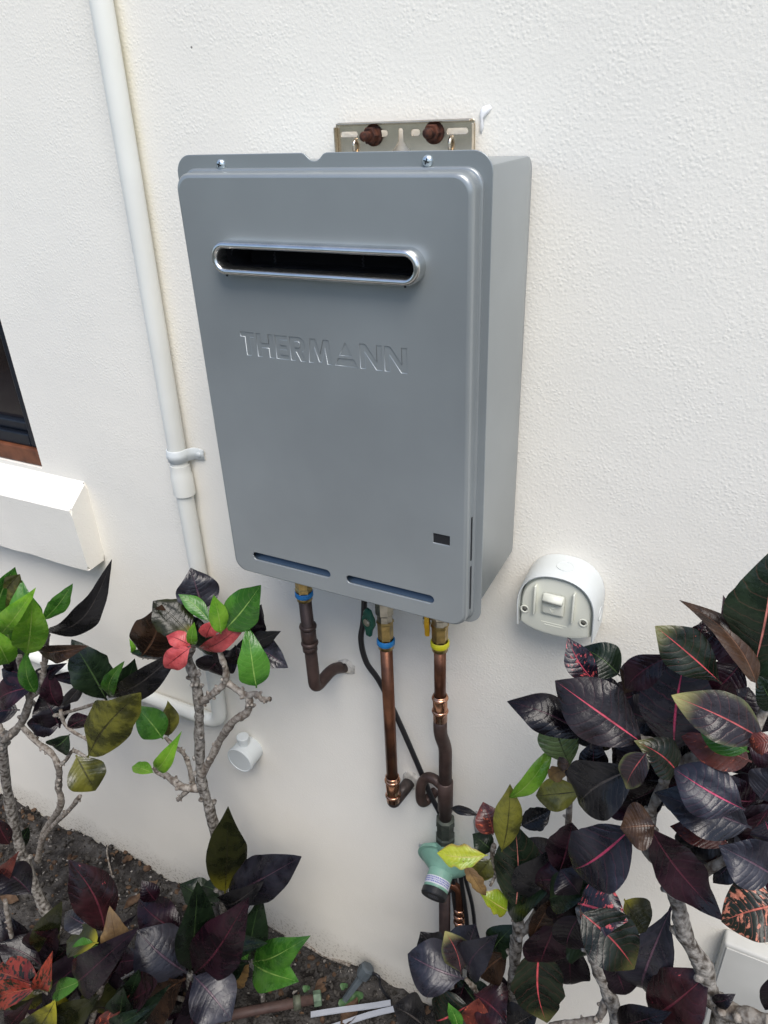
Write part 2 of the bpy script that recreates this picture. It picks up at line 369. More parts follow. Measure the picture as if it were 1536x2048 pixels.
# rendered sill
bm = bmesh.new(); SX = -.4555
prof = [(.0, .985), (-.043, .983), (-.047, 1.112), (.0, 1.150)]
nx = 40; rings = []
for i in range(nx+1):
    x = WXL-.15+(SX-WXL+.15)*i/nx
    pts = []
    for k in range(4):
        a = prof[k]; c = prof[(k+1) % 4]
        for t in (.0, .08, .5, .92):
            y = a[0]+(c[0]-a[0])*t; z = a[1]+(c[1]-a[1])*t
            if k == 0 and t == 0: pass
            pts.append(Vector((x, y, z)))
    rings.append(pts)
for r in rings:
    for p in r:
        if p.y < -.002: p += Vector((0, noise.noise(p*22)*.0022, noise.noise(p*19+Vector((5, 0, 0)))*.0022))
loft(bm, rings, True, True, True)
bmesh.ops.bevel(bm, geom=[e for e in bm.edges if abs(e.verts[0].co.x-SX) < .001 and abs(e.verts[1].co.x-SX) < .001], offset=.004, segments=2, affect='EDGES')
sharp(frombm('window_sill', bm, STUCCO, house), 40)
# window
bm = bmesh.new()
box(bm, (WX-.030, .012, WZ0+.034), (WX-.001, .06, WZ1-.001), .002); fr = frombm('window', bm, FRAMEM, house, False)
fr['label'] = 'black framed window with dark glass above the rendered sill'
bm = bmesh.new(); box(bm, (WXL+.001, .012, WZ0+.034), (WX-.0305, .06, WZ0+.058), .002); frombm('bottom_rail', bm, FRAMEM, fr, False)
bm = bmesh.new(); box(bm, (WXL+.001, .022, WZ0+.0585), (WX-.0305, .055, WZ0+.078), .003); frombm('sash_rail', bm, FRAMEM, fr, False)
bm = bmesh.new(); box(bm, (WX-.046, .028, WZ0+.0785), (WX-.0308, .055, WZ1-.002), .002); frombm('sash_stile', bm, FRAMEM, fr, False)
bm = bmesh.new(); box(bm, (WXL+.002, .035, WZ0+.0787), (WX-.0465, .041, WZ1-.002)); frombm('pane', bm, PANE, fr, False)
bm = bmesh.new(); box(bm, (WXL+.001, .004, WZ0+.001), (WX-.001, .07, WZ0+.0335), .003); frombm('timber_sill', bm, TIMBER, fr, False)
# old filled fixing scar right of the bracket
def patch(name, px, py, pts, th, m):
    bm = bmesh.new(); c = at(px, py, 0)
    ring0 = [c+Vector((x, -.0003, z)) for x, z in pts]; ring1 = [c+Vector((x*.72, -th, z*.8)) for x, z in pts]; ring2 = [c+Vector((x*.3, -th*1.25, z*.4)) for x, z in pts]
    loft(bm, [ring0, ring1, ring2], True, False, True); return frombm(name, bm, m, house)
MORTAR = mat('mortar', (.52, .50, .45), .9, 0, .2, .25, 90, bump=.6, bscale=250, bdist=.002)
PATCHM = mat('patch_filler', (.80, .80, .79), .6, 0, .4, .04, 60, bump=.3, bscale=150)
patch('filler_patch', 966, 236, [(-.0035, -.013), (-.0010, -.0145), (.0015, -.008), (.0010, .0), (.006, .004), (.010, .009), (.007, .012), (.0, .011), (-.0035, .006), (-.0025, -.004)], .0026, PATCHM)
patch('filler_patch', 960, 1640, [(-.006, -.05), (.004, -.055), (.008, -.02), (.02, -.005), (.03, .004), (.012, .018), (-.008, .02), (-.012, -.01)], .003, mat('mortar_scar', (.36, .35, .33), .9, 0, .2, .3, 60, bump=.6, bscale=200))


bm = bmesh.new(); box(bm, (-7, -2.80, -.05), (7, -1.0, .045), .006)  # added slab, out of view, bounces warm light onto the lower wall
tag(frombm('bounce_slab', bm, mat('concrete', (.42, .40, .36), .85, 0, .2, .12, 6, bump=.4, bscale=90, bdist=.002), None, False), 'added pale concrete slab, out of view, bouncing warm light onto the wall', kind='structure')
# ------------------------------------------------------------------ added fence, unseen behind the camera, blocking low sky to grade the wall
fn = thing('added_fence', (0, -2.9, 0), 'added grey green ribbed metal fence, out of view, shading the lower wall', 'fence')
FENCEM = mat('fence_paint', (.20, .22, .19), .5, 0, .4, .06, 3)
for i in range(6):
    bm = bmesh.new(); x = -7+i*2.37
    rings = [[Vector((x+.03+k_*.0725, -2.9-(.03 if (k_ % 4) in (1, 2) else 0), z)) for k_ in range(33)] for z in (.03, 1.78)]
    loft(bm, rings, False); sh_ = frombm('ribbed_sheet', bm, FENCEM, fn, False); sh_.modifiers.new('s', 'SOLIDIFY').thickness = .002
    bm = bmesh.new(); box(bm, (x-.03, -2.945, -.1), (x+.028, -2.885, 1.82), .004); frombm('post', bm, FENCEM, fn, False)
    bm = bmesh.new(); box(bm, (x+.03, -2.94, 1.781), (x+2.338, -2.89, 1.815), .004); frombm('top_rail', bm, FENCEM, fn, False)

# ------------------------------------------------------------------ cream conduit with saddle clip
cdt = thing('conduit', at(364, 960, -.002), 'cream plastic conduit running down the wall left of the water heater', 'conduit')
CY = -.0175; CR = .0142
cpts = [at(176, -150, CY), at(202, 0, CY), at(254, 307, CY), at(303, 600, CY), at(352, 890, CY), at(398, 1150, CY), at(442, 1447, CY)]
el = at(442, 1447, CY); L1 = at(60, 1309, CY); cpts += [L1, L1+(L1-el)*1.2]
pth = bendpath([cpts[0], cpts[1], cpts[2], cpts[3], cpts[4], cpts[5], cpts[6], cpts[7], cpts[8]], .035, 8)
bm = bmesh.new(); tube(bm, pth, CR, 20); frombm('pipe', bm, PVC, cdt)
bm = bmesh.new(); a, c = at(359, 928, CY), at(370, 988, CY); d = (c-a)
lathe(bm, a, d, [(0, CR+.0002), (0, CR+.0015), (.006, CR+.0017), (d.length*.28, CR+.0022), (d.length*.36, CR+.0034), (d.length-.001, CR+.0034), (d.length, CR+.0026), (d.length, CR)], 24, False, False); sharp(frombm('coupling', bm, PVC, cdt), 30)
# saddle: strap over the pipe and a screwed tab on its right
sc = at(355, 909, CY); ax = (cpts[5]-cpts[4]).normalized(); ex = Vector((0, -1, 0)); ey = ax.cross(ex).normalized()
if ey.x < 0: ey = -ey
prof = []
for k in range(15):
    a = R(195-205*k/14); prof.append((math.cos(a)*(CR+.0022), math.sin(a)*(CR+.0022)))
prof += [(CR+.0045, -.008), (CR+.008, -.0125), (CR+.015, -.0135), (CR+.027, -.0138)]
bm = bmesh.new(); rings = []
for h, g in ((-.0105, -.0016), (-.0095, 0), (-.005, 0), (-.0035, .0012), (.0035, .0012), (.005, 0), (.0095, 0), (.0105, -.0016)):
    r = []
    for i, (x, y) in enumerate(prof):
        hh = h*(1 if i < len(prof)-1 else .8); q = Vector((x, y, 0)); nrm = Vector((x, y, 0)).normalized() if i < 15 else Vector((0, 1, 0))
        q = q+nrm*g; r.append(sc+ey*q.x+ex*q.y+ax*hh)
    rings.append(r)
loft(bm, rings, False); clip = frombm('saddle_clip', bm, PVCW, cdt)
md = clip.modifiers.new('s', 'SOLIDIFY'); md.thickness = .0016; md.offset = -1
bm = bmesh.new(); lathe(bm, sc+ey*(CR+.018)+ex*-.0138, ex, [(0, .0045), (.002, .0042), (.003, .003), (.0033, 0.0005)], 16); frombm('screw', bm, PVCW, clip)

# ------------------------------------------------------------------ grey water heater
FY = -.1514; PH = .0199
wh = thing('water_heater', (.175, -.08, 1.18), 'grey metal gas water heater box with embossed lettering, mounted on the wall', 'water heater')
X0, X1, Y0, Y1, Z0, Z1 = .005, .345, -.012, FY+.0008, 1.2012, 1.6745
def sideprof(g):                                                # side view of the casing, rounded behind
    o = [(Y1, Z1-g)]
    for cy, cz, r, a0 in ((Y0-.017, Z1-.017, .017, 90), (Y0-.006, Z0+.006, .006, 0)):
        for k_ in range(9):
            a = R(a0-90*k_/8); o.append((cy+(r-g)*math.cos(a), cz+(r-g)*math.sin(a)))
    return o+[(Y1, Z0+g)]
bm = bmesh.new()
loft(bm, [[Vector((x, y, z)) for y, z in sideprof(g)] for x, g in ((X0, .0022), (X0+.0006, .0008), (X0+.0022, 0), (X1-.0022, 0), (X1-.0006, .0008), (X1, .0022))], False)
bm.verts.ensure_lookup_table(); n_ = len(sideprof(0)); bm.faces.new(bm.verts[:n_]); bm.faces.new(bm.verts[-n_:])
casing = sharp(frombm('casing', bm, GREY, wh), 30)
# cover: rim plate with notch on top, raised rounded front
rim = rrect(0, .35, 1.18, 1.6863, .018, 8)
nx, nz_ = .1697, 1.6863
notch = [(nx+.014, nz_), (nx+.0105, nz_-.0012), (nx+.0065, nz_-.0050), (nx+.0035, nz_-.0068), (nx, nz_-.0073), (nx-.0035, nz_-.0068), (nx-.0065, nz_-.0050), (nx-.0105, nz_-.0012), (nx-.014, nz_)]
top_i = 9   # after the first corner arc
rim2 = rim[:top_i]+notch+rim[top_i:]
flue = stadium(.058, .292, 1.576, 1.606, 12)
cover = plate('cover', [rim2, stadium(.055, .295, 1.573, 1.609, 12)], FY-.0012, .0024, .0007, GREY, wh, bres=2)
bm = bmesh.new()
prf = [(.0072, 0), (.0074, .0020), (.0082, .0031), (.0094, .0034), (.0099, .0046), (.0101, .0130), (.0105, .0158), (.0115, .0181), (.0130, .0195), (.0147, .0199)]
# bottom edge of the raised front comes down level with the rim
def inset(i): return rrect(i, .35-i, 1.1826+(i-.0072)*.62, 1.6863-.0050-i, max(.018-i*.25, .006)+.001, 8)
rings = [[Vector((x, FY-.0012-h, z)) for x, z in inset(i)] for i, h in prf]
loft(bm, rings)
sharp(frombm('front_edge', bm, GREY, cover), 50)
# front face with real openings: flue slot, sight window, two air slots and the recessed letters
FACE = FY-.0012-.0199
lx, lz, lh, lw = .0690, 1.4848, .0268, .2040
letters = {
 'T': (.62, [[(0, 1), (0, .78), (.2, .78), (.2, 0), (.44, 0), (.44, .78), (.62, .78), (.62, 1)]]),
 'H': (.74, [[(0, 1), (0, 0), (.22, 0), (.22, .39), (.52, .39), (.52, 0), (.74, 0), (.74, 1), (.52, 1), (.52, .61), (.22, .61), (.22, 1)]]),
 'E': (.54, [[(0, 1), (0, 0), (.54, 0), (.54, .2), (.22, .2), (.22, .4), (.5, .4), (.5, .6), (.22, .6), (.22, .8), (.54, .8), (.54, 1)]]),
 'R': (.68, [[(0, 1), (0, 0), (.22, 0), (.22, .36), (.26, .36), (.42, 0), (.68, 0), (.50, .39), (.58, .44), (.635, .53), (.65, .67), (.635, .80), (.58, .91), (.50, .97), (.38, 1)], [(.22, .80), (.36, .80), (.41, .77), (.43, .69), (.41, .60), (.36, .56), (.22, .56)]]),
 'M': (.98, [[(0, 0), (.10, 1), (.34, 1), (.49, .46), (.64, 1), (.88, 1), (.98, 0), (.76, 0), (.70, .58), (.55, .06), (.43, .06), (.28, .58), (.22, 0)]]),
 'A': (.94, [[(.195, .42), (.47, 1), (.745, .42)], [(0, 0), (.155, .335), (.785, .335), (.94, 0)]]),
 'N': (.86, [[(0, 1), (0, 0), (.22, 0), (.22, .62), (.62, 0), (.86, 0), (.86, 1), (.64, 1), (.64, .38), (.24, 1)]]),
}
word = 'THERMANN'; gap = .075; tot = sum(letters[c][0] for c in word)+gap*(len(word)-1); k = lw/tot; cx = lx; loops = []
for c in word:
    wd, polys = letters[c]
    for pl in polys: loops.append([(cx+x*k, lz+z*lh) for x, z in pl])
    cx += (wd+gap)*k
face_out = [(x, z) for x, z in inset(.0147)]
sl1 = stadium(.0425, .1605, 1.2075, 1.2200); sl2 = stadium(.1822, .3005, 1.2075, 1.2200)
win = rrect(.2990, .3200, 1.2920, 1.3055, .0008, 2)
face = plate('front_face', [face_out, sl1, sl2, win, flue]+loops, FACE, .0024, .0006, GREY, cover)
bm = bmesh.new(); box(bm, (lx-.006, FACE+.0008, lz-.006), (lx+lw+.006, FACE+.0023, lz+lh+.006)); frombm('lettering', bm, GREY, cover, False)
bm = bmesh.new(); box(bm, (.296, FACE+.0014, 1.289), (.323, FACE+.0030, 1.3085)); frombm('sight_window', bm, GLOSSB, cover, False)
for s in (sl1, sl2):                                           # pressed-in louvre behind each air slot: a sloping floor
    a = min(x for x, z in s); c = max(x for x, z in s)
    bm = bmesh.new(); n_ = 2
    pr = [(0.0028, 1.2045), (.0036, 1.2050), (.0130, 1.2160), (.0150, 1.2230), (.0160, 1.2230), (.0160, 1.2045)]
    loft(bm, [[Vector((x, FACE+y, z)) for y, z in pr] for x in (a-.002, c+.002)], True, True, True); frombm('air_slot', bm, SLOTM, cover, False)
# dark plates on the raised front's right flank, slot shade put into their colour
for z0, z1 in ((1.2715, 1.3275), (1.2050, 1.2640)):
    bm = bmesh.new(); xx = .35-.0100
    lp = stadium(FY-.0102, FY-.0068, z0, z1, 5)
    loft(bm, [[Vector((xx+.0006, y, z)) for y, z in lp], [Vector((xx-.002, y, z)) for y, z in lp]], True, True, True)
    frombm('side_slot', bm, DARK, cover, False)
# screws
for sx, sz in ((.0584, 1.6775), (.2887, 1.6785)):
    bm = bmesh.new(); O = Vector((sx, FY-.0012, sz))
    lathe(bm, O, Vector((0, -1, 0)), [(0, .0052), (.0008, .0052), (.0022, .0046), (.0034, .0030), (.0038, .001)], 20); scw = frombm('screw', bm, ZINC, cover)
    bm = bmesh.new()
    for q in (0, 90):
        Mx = Matrix.Translation(O+Vector((0, -.0038, 0))) @ Matrix.Rotation(R(q+20), 4, 'Y'); box(bm, (-.0026, -.0004, -.0005), (.0026, .0006, .0005), M=Mx)
    frombm('cross_recess', bm, DARK, scw, False)
# flue terminal: rolled stainless ring standing proud, dark duct behind
fl = bpy.data.objects.new('flue_outlet', None); COL.objects.link(fl); fl.parent = wh; fl.matrix_parent_inverse = wh.matrix_world.inverted()
fl['label'] = 'stainless flue outlet slot with rolled rim'
FC = Vector((.175, 0, 1.591))
def stad_off(o): return stadium(.056-o, .294+o, 1.5745-o, 1.6075+o, 14)
rp = [(.0006, FACE+.001), (.0008, FACE-.0085), (.0004, FACE-.0120), (-.0010, FACE-.0146), (-.0030, FACE-.0158), (-.0050, FACE-.0152), (-.0062, FACE-.0136), (-.0066, FACE-.0105), (-.0066, FACE+.004)]
bm = bmesh.new(); loft(bm, [[Vector((x, y, z)) for x, z in stad_off(o)] for o, y in rp]); ringo = frombm('flue_rim', bm, STEEL, fl)
bm = bmesh.new(); loft(bm, [[Vector((x, y, z)) for x, z in stad_off(o)] for o, y in ((-.0063, FACE+.003), (-.0061, FACE+.05))], True, False, True); sharp(frombm('flue_duct', bm, DUCT, fl), 30)
bm = bmesh.new(); box(bm, (.068, FACE+.016, 1.5955), (.286, FACE+.017, 1.597)); box(bm, (.075, FACE+.030, 1.578), (.28, FACE+.032, 1.604)); frombm('baffle', bm, mat('flue_shade', (.006, .006, .007), .9, 0, .1), fl, False)  # baffle's near-black colour carries the shade inside the flue
for x in (.118, .222):
    bm = bmesh.new(); tube(bm, [Vector((x+.0010*math.cos(t*1.6), FACE+.012+.0012*math.sin(t*1.6), 1.583+.0009*t)) for t in range(14)], .0005, 6); frombm('spring', bm, DUCT, fl)
bm = bmesh.new(); tube(bm, [Vector((.070, FACE+.004, 1.5985)), Vector((.284, FACE+.004, 1.5985))], .0007, 8); frombm('louvre_wire', bm, STEEL, fl)
bm = bmesh.new(); loft(bm, [[Vector((.074+.014*math.cos(R(a))*s, FACE+.004+h, 1.590+.013*math.sin(R(a))*s)) for a in range(110, 290, 15)] for h, s in ((-.004, 1.), (.002, .95), (.009, .8))], False); lf = frombm('duct_end', bm, STEEL, fl)
for x in (.072, .2785):
    bm = bmesh.new(); lathe(bm, Vector((x, FACE-.0122, 1.5742)), Vector((0, -.3, -1)), [(0, .0012), (.0012, .0012)], 10); frombm('drain_hole', bm, DARK, fl)

# ------------------------------------------------------------------ stainless mounting bracket with rusty bolts
br = thing('mounting_bracket', (.198, -.008, 1.70), 'stainless steel mounting bracket with rusty bolts above the grey heater', 'bracket')
BX0, BX1, BZ1 = .1148, .2807, 1.7090
hol = [stadium(.1205, .1425, 1.6945, 1.7005, 6), stadium(.2490, .2735, 1.6945, 1.7010, 6), stadium(.1690, .1800, 1.6940, 1.7010, 6), stadium(.2075, .2185, 1.6940, 1.7010, 6),
       [(.1925, 1.7), (.1935, 1.7018), (.1955, 1.7025), (.1975, 1.7018), (.1985, 1.7), (.1985, 1.690), (.2015, 1.685), (.2060, 1.6805), (.2060, 1.676), (.1850, 1.676), (.1850, 1.6805), (.1895, 1.685), (.1925, 1.690)]]
pl = plate('plate', [rrect(BX0, BX1, 1.60, BZ1, .004, 4)]+hol, -.0105, .0016, .0003, BRACKET, br)
bm = bmesh.new(); box(bm, (BX0+.0035, -.0170, BZ1-.0022), (BX1-.0035, -.0107, BZ1-.0004), .0007, 2); frombm('top_lip', bm, BRACKET, br, False)
for x in (BX0, BX1):
    s = 1 if x == BX0 else -1
    bm = bmesh.new(); box(bm, (min(x+s*.0003, x+s*.0021), -.0170, 1.60), (max(x+s*.0003, x+s*.0021), -.0107, BZ1-.004), .0007, 2); frombm('side_lip', bm, BRACKET, br, False)
for x in (.1395, .2545):                                          # pressed hooks
    bm = bmesh.new(); tube(bm, smoothpath([(x, -.0105, 1.676), (x, -.0145, 1.682), (x, -.0150, 1.688), (x, -.0105, 1.6925)], 4), .0022, 8); frombm('hook', bm, BRACKET, br)
for bi, (px, py) in enumerate(((741, 271), (863, 266))):
    O = at(px, py, -.018); O.y = -.0106; bo = bpy.data.objects.new('bolt', None); COL.objects.link(bo); bo.parent = br; bo.matrix_parent_inverse = br.matrix_world.inverted()
    d = Vector((0, -1, 0)) if bi else Vector((-.12, -1, -.03)).normalized()
    bm = bmesh.new(); lathe(bm, O, d, [(0, .0112), (.0016, .0112), (.0022, .0105)], 24); frombm('washer', bm, RUST, bo)
    bm = bmesh.new(); lathe(bm, O+d*.0024, d, [(0, .0084), (.0012, .0092), (.0066, .0092), (.0078, .0082)], 6); sharp(frombm('nut', bm, RUST, bo), 20)
    bm = bmesh.new(); lathe(bm, O+d*.010, d, [(h*.0011, .0046+(.0005 if h % 2 else 0)) for h in range(11)]+[(.0126, .0036), (.0128, .001)], 16); frombm('stud', bm, RUST, bo)

# ------------------------------------------------------------------ pipework below the heater
PY = -.078
def vline(px, py, Y, z): p = at(px, py, Y); return Vector((p.x, Y, z))
def rings_on(bm, O, d, prof, seg=24): lathe(bm, O, d, prof, seg, False, False)
DN = Vector((0, 0, -1))
# hot water pipe, oxidised, left
hp = thing('hot_water_pipe', at(632, 1380, PY), 'oxidised brown copper pipe at left, bending back into the wall under the heater', 'pipe')
HA = at(611, 1210, PY); HB = at(630, 1378, PY)
HB = Vector((HB.x, PY, HB.z)); HA = Vector((HB.x-.001, PY, HA.z)); hd = (HB-HA).normalized(); HW = at(693, 1333, .01)
bm = bmesh.new(); tube(bm, bendpath([HA+Vector((0, 0, .03)), HB, at(664, 1338, -.03), HW], .016, 8), .0098, 20); frombm('pipe', bm, COPPERD, hp)
bm = bmesh.new()
for py in (1253, 1285):
    z = at(618, py, PY).z; O = Vector((HA.x+(HB.x-HA.x)*.5, PY, z))
    lathe(bm, O+Vector((0, 0, .004)), DN, [(0, .0104), (.001, .0128), (.004, .0136), (.007, .0128), (.008, .0104)], 24, False, False)
z0 = at(618, 1253, PY).z; z1 = at(618, 1285, PY).z
lathe(bm, Vector((HA.x, PY, z0-.004)), DN, [(0, .0106), (.001, .0119), (z0-z1-.009, .0119), (z0-z1-.008, .0106)], 24, False, False)
lathe(bm, Vector((HA.x, PY, z1-.004)), DN, [(0, .0104), (.001, .0117), (.010, .0117), (.011, .0104)], 24, False, False)
frombm('press_coupling', bm, COPPERD, hp)
z = at(611, 1188, PY).z
bm = bmesh.new(); lathe(bm, Vector((HA.x, PY, z+.0005)), DN, [(-.0045, .0122), (-.003, .0138), (.003, .0138), (.0048, .0122)], 28, False, False); frombm('blue_ring', bm, BLUE, hp)
bm = bmesh.new(); lathe(bm, Vector((HA.x, PY, 1.2012)), DN, [(0, .0118), (1.2012-z-.012, .0118), (1.2012-z-.011, .0128), (1.2012-z-.004, .0128), (1.2012-z-.0038, .0112)], 6, False, False); sharp(frombm('union_nut', bm, BRASS, hp), 20)
bm = bmesh.new(); lathe(bm, Vector((HA.x, PY, z-.005)), DN, [(0, .0118), (.005, .0118), (.0055, .0104)], 24, False, False); frombm('sleeve', bm, BRASS, hp)
bm = bmesh.new(); c = at(694, 1333, 0)
loft(bm, [[c+Vector((math.cos(t)*r*(1+.25*noise.noise(Vector((t*2, r*40, 0)))), -h, math.sin(t)*r*(1+.25*noise.noise(Vector((t*2, 4, 0)))))) for t in [2*math.pi*i/18 for i in range(18)]] for r, h in ((.016, .0002), (.0140, .003), (.0120, .0045), (.0098, .0047))], True, False, False)
frombm('mortar_collar', bm, MORTAR, hp)

# ball valve builder
def valve(parent, x, zt, zb, hmat, ringmat, hdir, zh, sh):
    vb = bpy.data.objects.new('valve', None); COL.objects.link(vb); vb.parent = parent; vb.matrix_parent_inverse = parent.matrix_world.inverted()
    bm = bmesh.new(); T_ = Vector((x, PY, zt)); h = zt-zb
    lathe(bm, T_, DN, [(0, .0125), (h*.40, .0125), (h*.42, .0140), (h*.72, .0140), (h*.74, .0118), (h*.8, .0118)], 8, True, True); sharp(frombm('valve_body', bm, NICKEL, vb), 20)
    bm = bmesh.new(); lathe(bm, T_+DN*h*.80, DN, [(0, .0125), (.004, .0133), (.006, .0118), (h*.2, .0115)], 6, True, True); sharp(frombm('tail_nut', bm, BRASS, vb), 20)
    bm = bmesh.new(); lathe(bm, Vector((x, PY, zb)), DN, [(0, .0120), (.002, .0138), (.0085, .0138), (.0105, .0120)], 28, False, False); frombm('ring', bm, ringmat, vb)
    bm = bmesh.new(); lathe(bm, Vector((x, PY, zb-.010)), DN, [(0, .0118), (.0065, .0118), (.007, .0104)], 24, False, False); frombm('sleeve', bm, BRASS, vb)
    # butterfly handle
    O = Vector((x, PY, zh))+hdir*.0115+Vector((sh, 0, 0))
    bm = bmesh.new(); lathe(bm, O-hdir*.002, hdir, [(0, .0055), (.006, .0055)], 14); frombm('spindle', bm, NICKEL, vb)
    u = DN; s = hdir.cross(u).normalized()
    pts = [(-.022, -.003), (-.021, .004), (-.013, .0075), (-.006, .0115), (.003, .0120), (.010, .0080), (.016, .0050), (.026, .0030), (.0265, -.0045), (.014, -.0062), (.006, -.0110), (-.003, -.0115), (-.010, -.008), (-.016, -.0075)]
    bm = bmesh.new(); loft(bm, [[O+hdir*hh+u*(a*g)+s*(c*g) for a, c in pts] for hh, g in ((.0030, .93), (.0040, 1), (.0085, 1), (.0098, .9))], True, True, True)
    sharp(frombm('handle', bm, hmat, vb), 40)
    bm = bmesh.new(); lathe(bm, O+hdir*.0098, hdir, [(0, .0062), (.002, .0060), (.0022, .0042), (.0028, .0040), (.003, .001)], 18); sharp(frombm('handle_screw', bm, NICKEL, vb), 30)
    return vb
PY = -.050
# cold water pipe, bright copper
cp = thing('cold_water_pipe', at(788, 1600, PY), 'long bright copper pipe with blue ring and green valve handle below the heater', 'pipe')
cpa = at(770, 1300, PY); cpb = at(787, 1555, PY); CX = (cpa.x+cpb.x)/2
zr = at(768, 1281, PY).z
valve(cp, CX, 1.2005, zr+.005, GREENH, BLUE, Vector((-.30, -.95, 0)).normalized(), at(752, 1240, PY-.01).z, -.0125)
zb = at(787, 1612, PY).z+.012; zc = at(784, 1560, PY).z; zc2 = at(787, 1590, PY).z
bm = bmesh.new(); tube(bm, [Vector((CX, PY, zr)), Vector((CX, PY, zc2-.004))], .0095, 24); frombm('pipe', bm, COPPER, cp)
bm = bmesh.new()
for z in (zc, zc2): lathe(bm, Vector((CX, PY, z+.004)), DN, [(0, .0103), (.001, .0126), (.0035, .0136), (.006, .0128), (.007, .0103)], 26, False, False)
lathe(bm, Vector((CX, PY, zc+.010)), DN, [(0, .0104), (.0006, .0117), (zc-zc2+.022, .0117), (zc-zc2+.0225, .0104)], 26, False, False)
frombm('press_coupling', bm, COPPERN, cp)
WE = at(824, 1572, .005)
bm = bmesh.new(); tube(bm, bendpath([Vector((CX, PY, zc2-.008)), Vector((CX, PY, zb-.002)), Vector((WE.x-.002, -.012, zb+.002)), Vector((WE.x, .005, zb+.003))], .018, 10), .0112, 22); frombm('elbow', bm, BRONZE, cp)
bm = bmesh.new()
loft(bm, [[Vector((WE.x+.004, 0, zb+.008))+Vector((math.cos(t)*r*(1+.3*noise.noise(Vector((t*1.7, r*30, 2)))), -h, math.sin(t)*r*(1.1+.3*noise.noise(Vector((t*1.7, 7, 1)))))) for t in [2*math.pi*i/18 for i in range(18)]] for r, h in ((.017, .0002), (.016, .004), (.0135, .006), (.0115, .0062))], True, False, True)
frombm('mortar_collar', bm, MORTAR, cp)

# gas pipe
gp = thing('gas_pipe', at(888, 1640, PY), 'gas pipe with yellow ring and yellow valve handle, running down to green regulator', 'pipe')
GX = at(880, 1330, PY).x; zr = at(880, 1286, PY).z
valve(gp, GX, 1.2005, zr+.005, ORANGE, YELLOW, Vector((-.93, -.30, 0)).normalized(), at(866, 1248, PY-.01).z, 0)
zc, zc2, ze = at(880, 1396, PY).z, at(881, 1422, PY).z, at(882, 1440, PY).z
bm = bmesh.new(); tube(bm, [Vector((GX, PY, zr)), Vector((GX, PY, ze))], .0088, 22); frombm('pipe', bm, COPPER, gp)
bm = bmesh.new()
for z in (zc, zc2): lathe(bm, Vector((GX, PY, z+.004)), DN, [(0, .0095), (.001, .0118), (.0035, .0128), (.006, .0120), (.007, .0095)], 26, False, False)
lathe(bm, Vector((GX, PY, zc+.006)), DN, [(0, .0096), (.0006, .0109), (zc-ze+.006, .0109), (zc-ze+.0065, .0096)], 26, False, False); frombm('press_coupling', bm, COPPERN, gp)
G2 = at(892, 1500, PY+.014); G3 = at(889, 1645, PY+.014); Gx2 = G2.x-.001; YG = PY+.014
bm = bmesh.new(); tube(bm, bendpath([Vector((GX, PY, ze+.002)), Vector((GX, PY, at(883, 1468, PY).z)), Vector((Gx2, YG, at(892, 1496, YG).z)), Vector((Gx2, YG, G3.z-.005))], .014, 8), .0106, 22); frombm('lower_pipe', bm, COPPERD, gp)
bm = bmesh.new(); za = at(890, 1562, YG).z; zb_ = at(890, 1618, YG).z
lathe(bm, Vector((Gx2, YG, za)), DN, [(0, .0108), (.001, .0128), (za-zb_, .0128), (za-zb_+.001, .0108)], 24, False, False)
tee = [Vector((Gx2, YG, at(890, 1578, YG).z)), at(868, 1558, YG+.004), at(852, 1556, YG+.006), at(842, 1572, YG+.006), at(842, 1600, YG+.01), at(852, 1602, YG+.022), at(874, 1578, .004)]
tube(bm, smoothpath(tee, 8), .0086, 18); frombm('branch_pipe', bm, COPPERD, gp)

# gas regulator
rg = thing('gas_regulator', at(888, 1700, YG), 'green gas regulator with black cap and white label band', 'regulator')
zt = at(889, 1640, YG).z; z2 = at(888, 1672, YG).z; z3 = at(886, 1698, YG).z
bm = bmesh.new(); lathe(bm, Vector((Gx2, YG, zt+.006)), DN, [(0, .0112), (.002, .0160), (.013, .0168), (.015, .0155), (zt-z2, .0150), (zt-z2+.003, .0172), (zt-z2+.012, .0172), (zt-z2+.014, .014)], 8, True, True); sharp(frombm('inlet_nut', bm, mat('dull_green_brass', (.065, .075, .06), .5, .5, .5, .3, 70), rg), 20)
bm = bmesh.new(); lathe(bm, Vector((Gx2, YG, z2-.004)), DN, [(0, .0150), (.010, .0155), (z2-z3+.02, .0165)], 20, True, True); frombm('neck', bm, REG, rg)
RC = at(884, 1722, YG-.002); RC = Vector((Gx2-.001, YG-.002, RC.z-.002)); d = Vector((.05, -1, -.22)).normalized()
bm = bmesh.new(); lathe(bm, RC-d*.024, d, [(0, .020), (.004, .030), (.011, .0415), (.0165, .0440), (.0172, .0500), (.0228, .0500), (.0238, .0445), (.029, .0395), (.036, .0300), (.041, .0235), (.044, .0205)], 40); body = sharp(frombm('regulator_body', bm, REG, rg), 25)
bm = bmesh.new(); d2 = (d+Vector((0, 0, -.10))).normalized(); O = RC+d*.011
lathe(bm, O, d2, [(0, .0230), (.010, .0215), (.036, .0215), (.0375, .0205)], 32); frombm('bonnet', bm, REG, rg)
bm = bmesh.new(); lathe(bm, O+d2*.020, d2, [(0, .0218), (.0130, .0218)], 32, False, False); band = frombm('label_band', bm, PRINTW, rg)
bm = bmesh.new(); u, v, _ = frame(d2); rnd = random.Random(2)
for row in range(3):
    a = -2.9
    while a < 2.9:
        w_ = rnd.uniform(.05, .13)
        q = [O+d2*(.0218+row*.0034+hh)+(u*math.cos(aa)+v*math.sin(aa))*.02192 for aa, hh in ((a, 0), (a+w_, 0), (a+w_, .0022), (a, .0022))]
        bm.faces.new([bm.verts.new(p) for p in q]); a += w_+rnd.uniform(.025, .06)
frombm('label_print', bm, PRINTB, band, False)
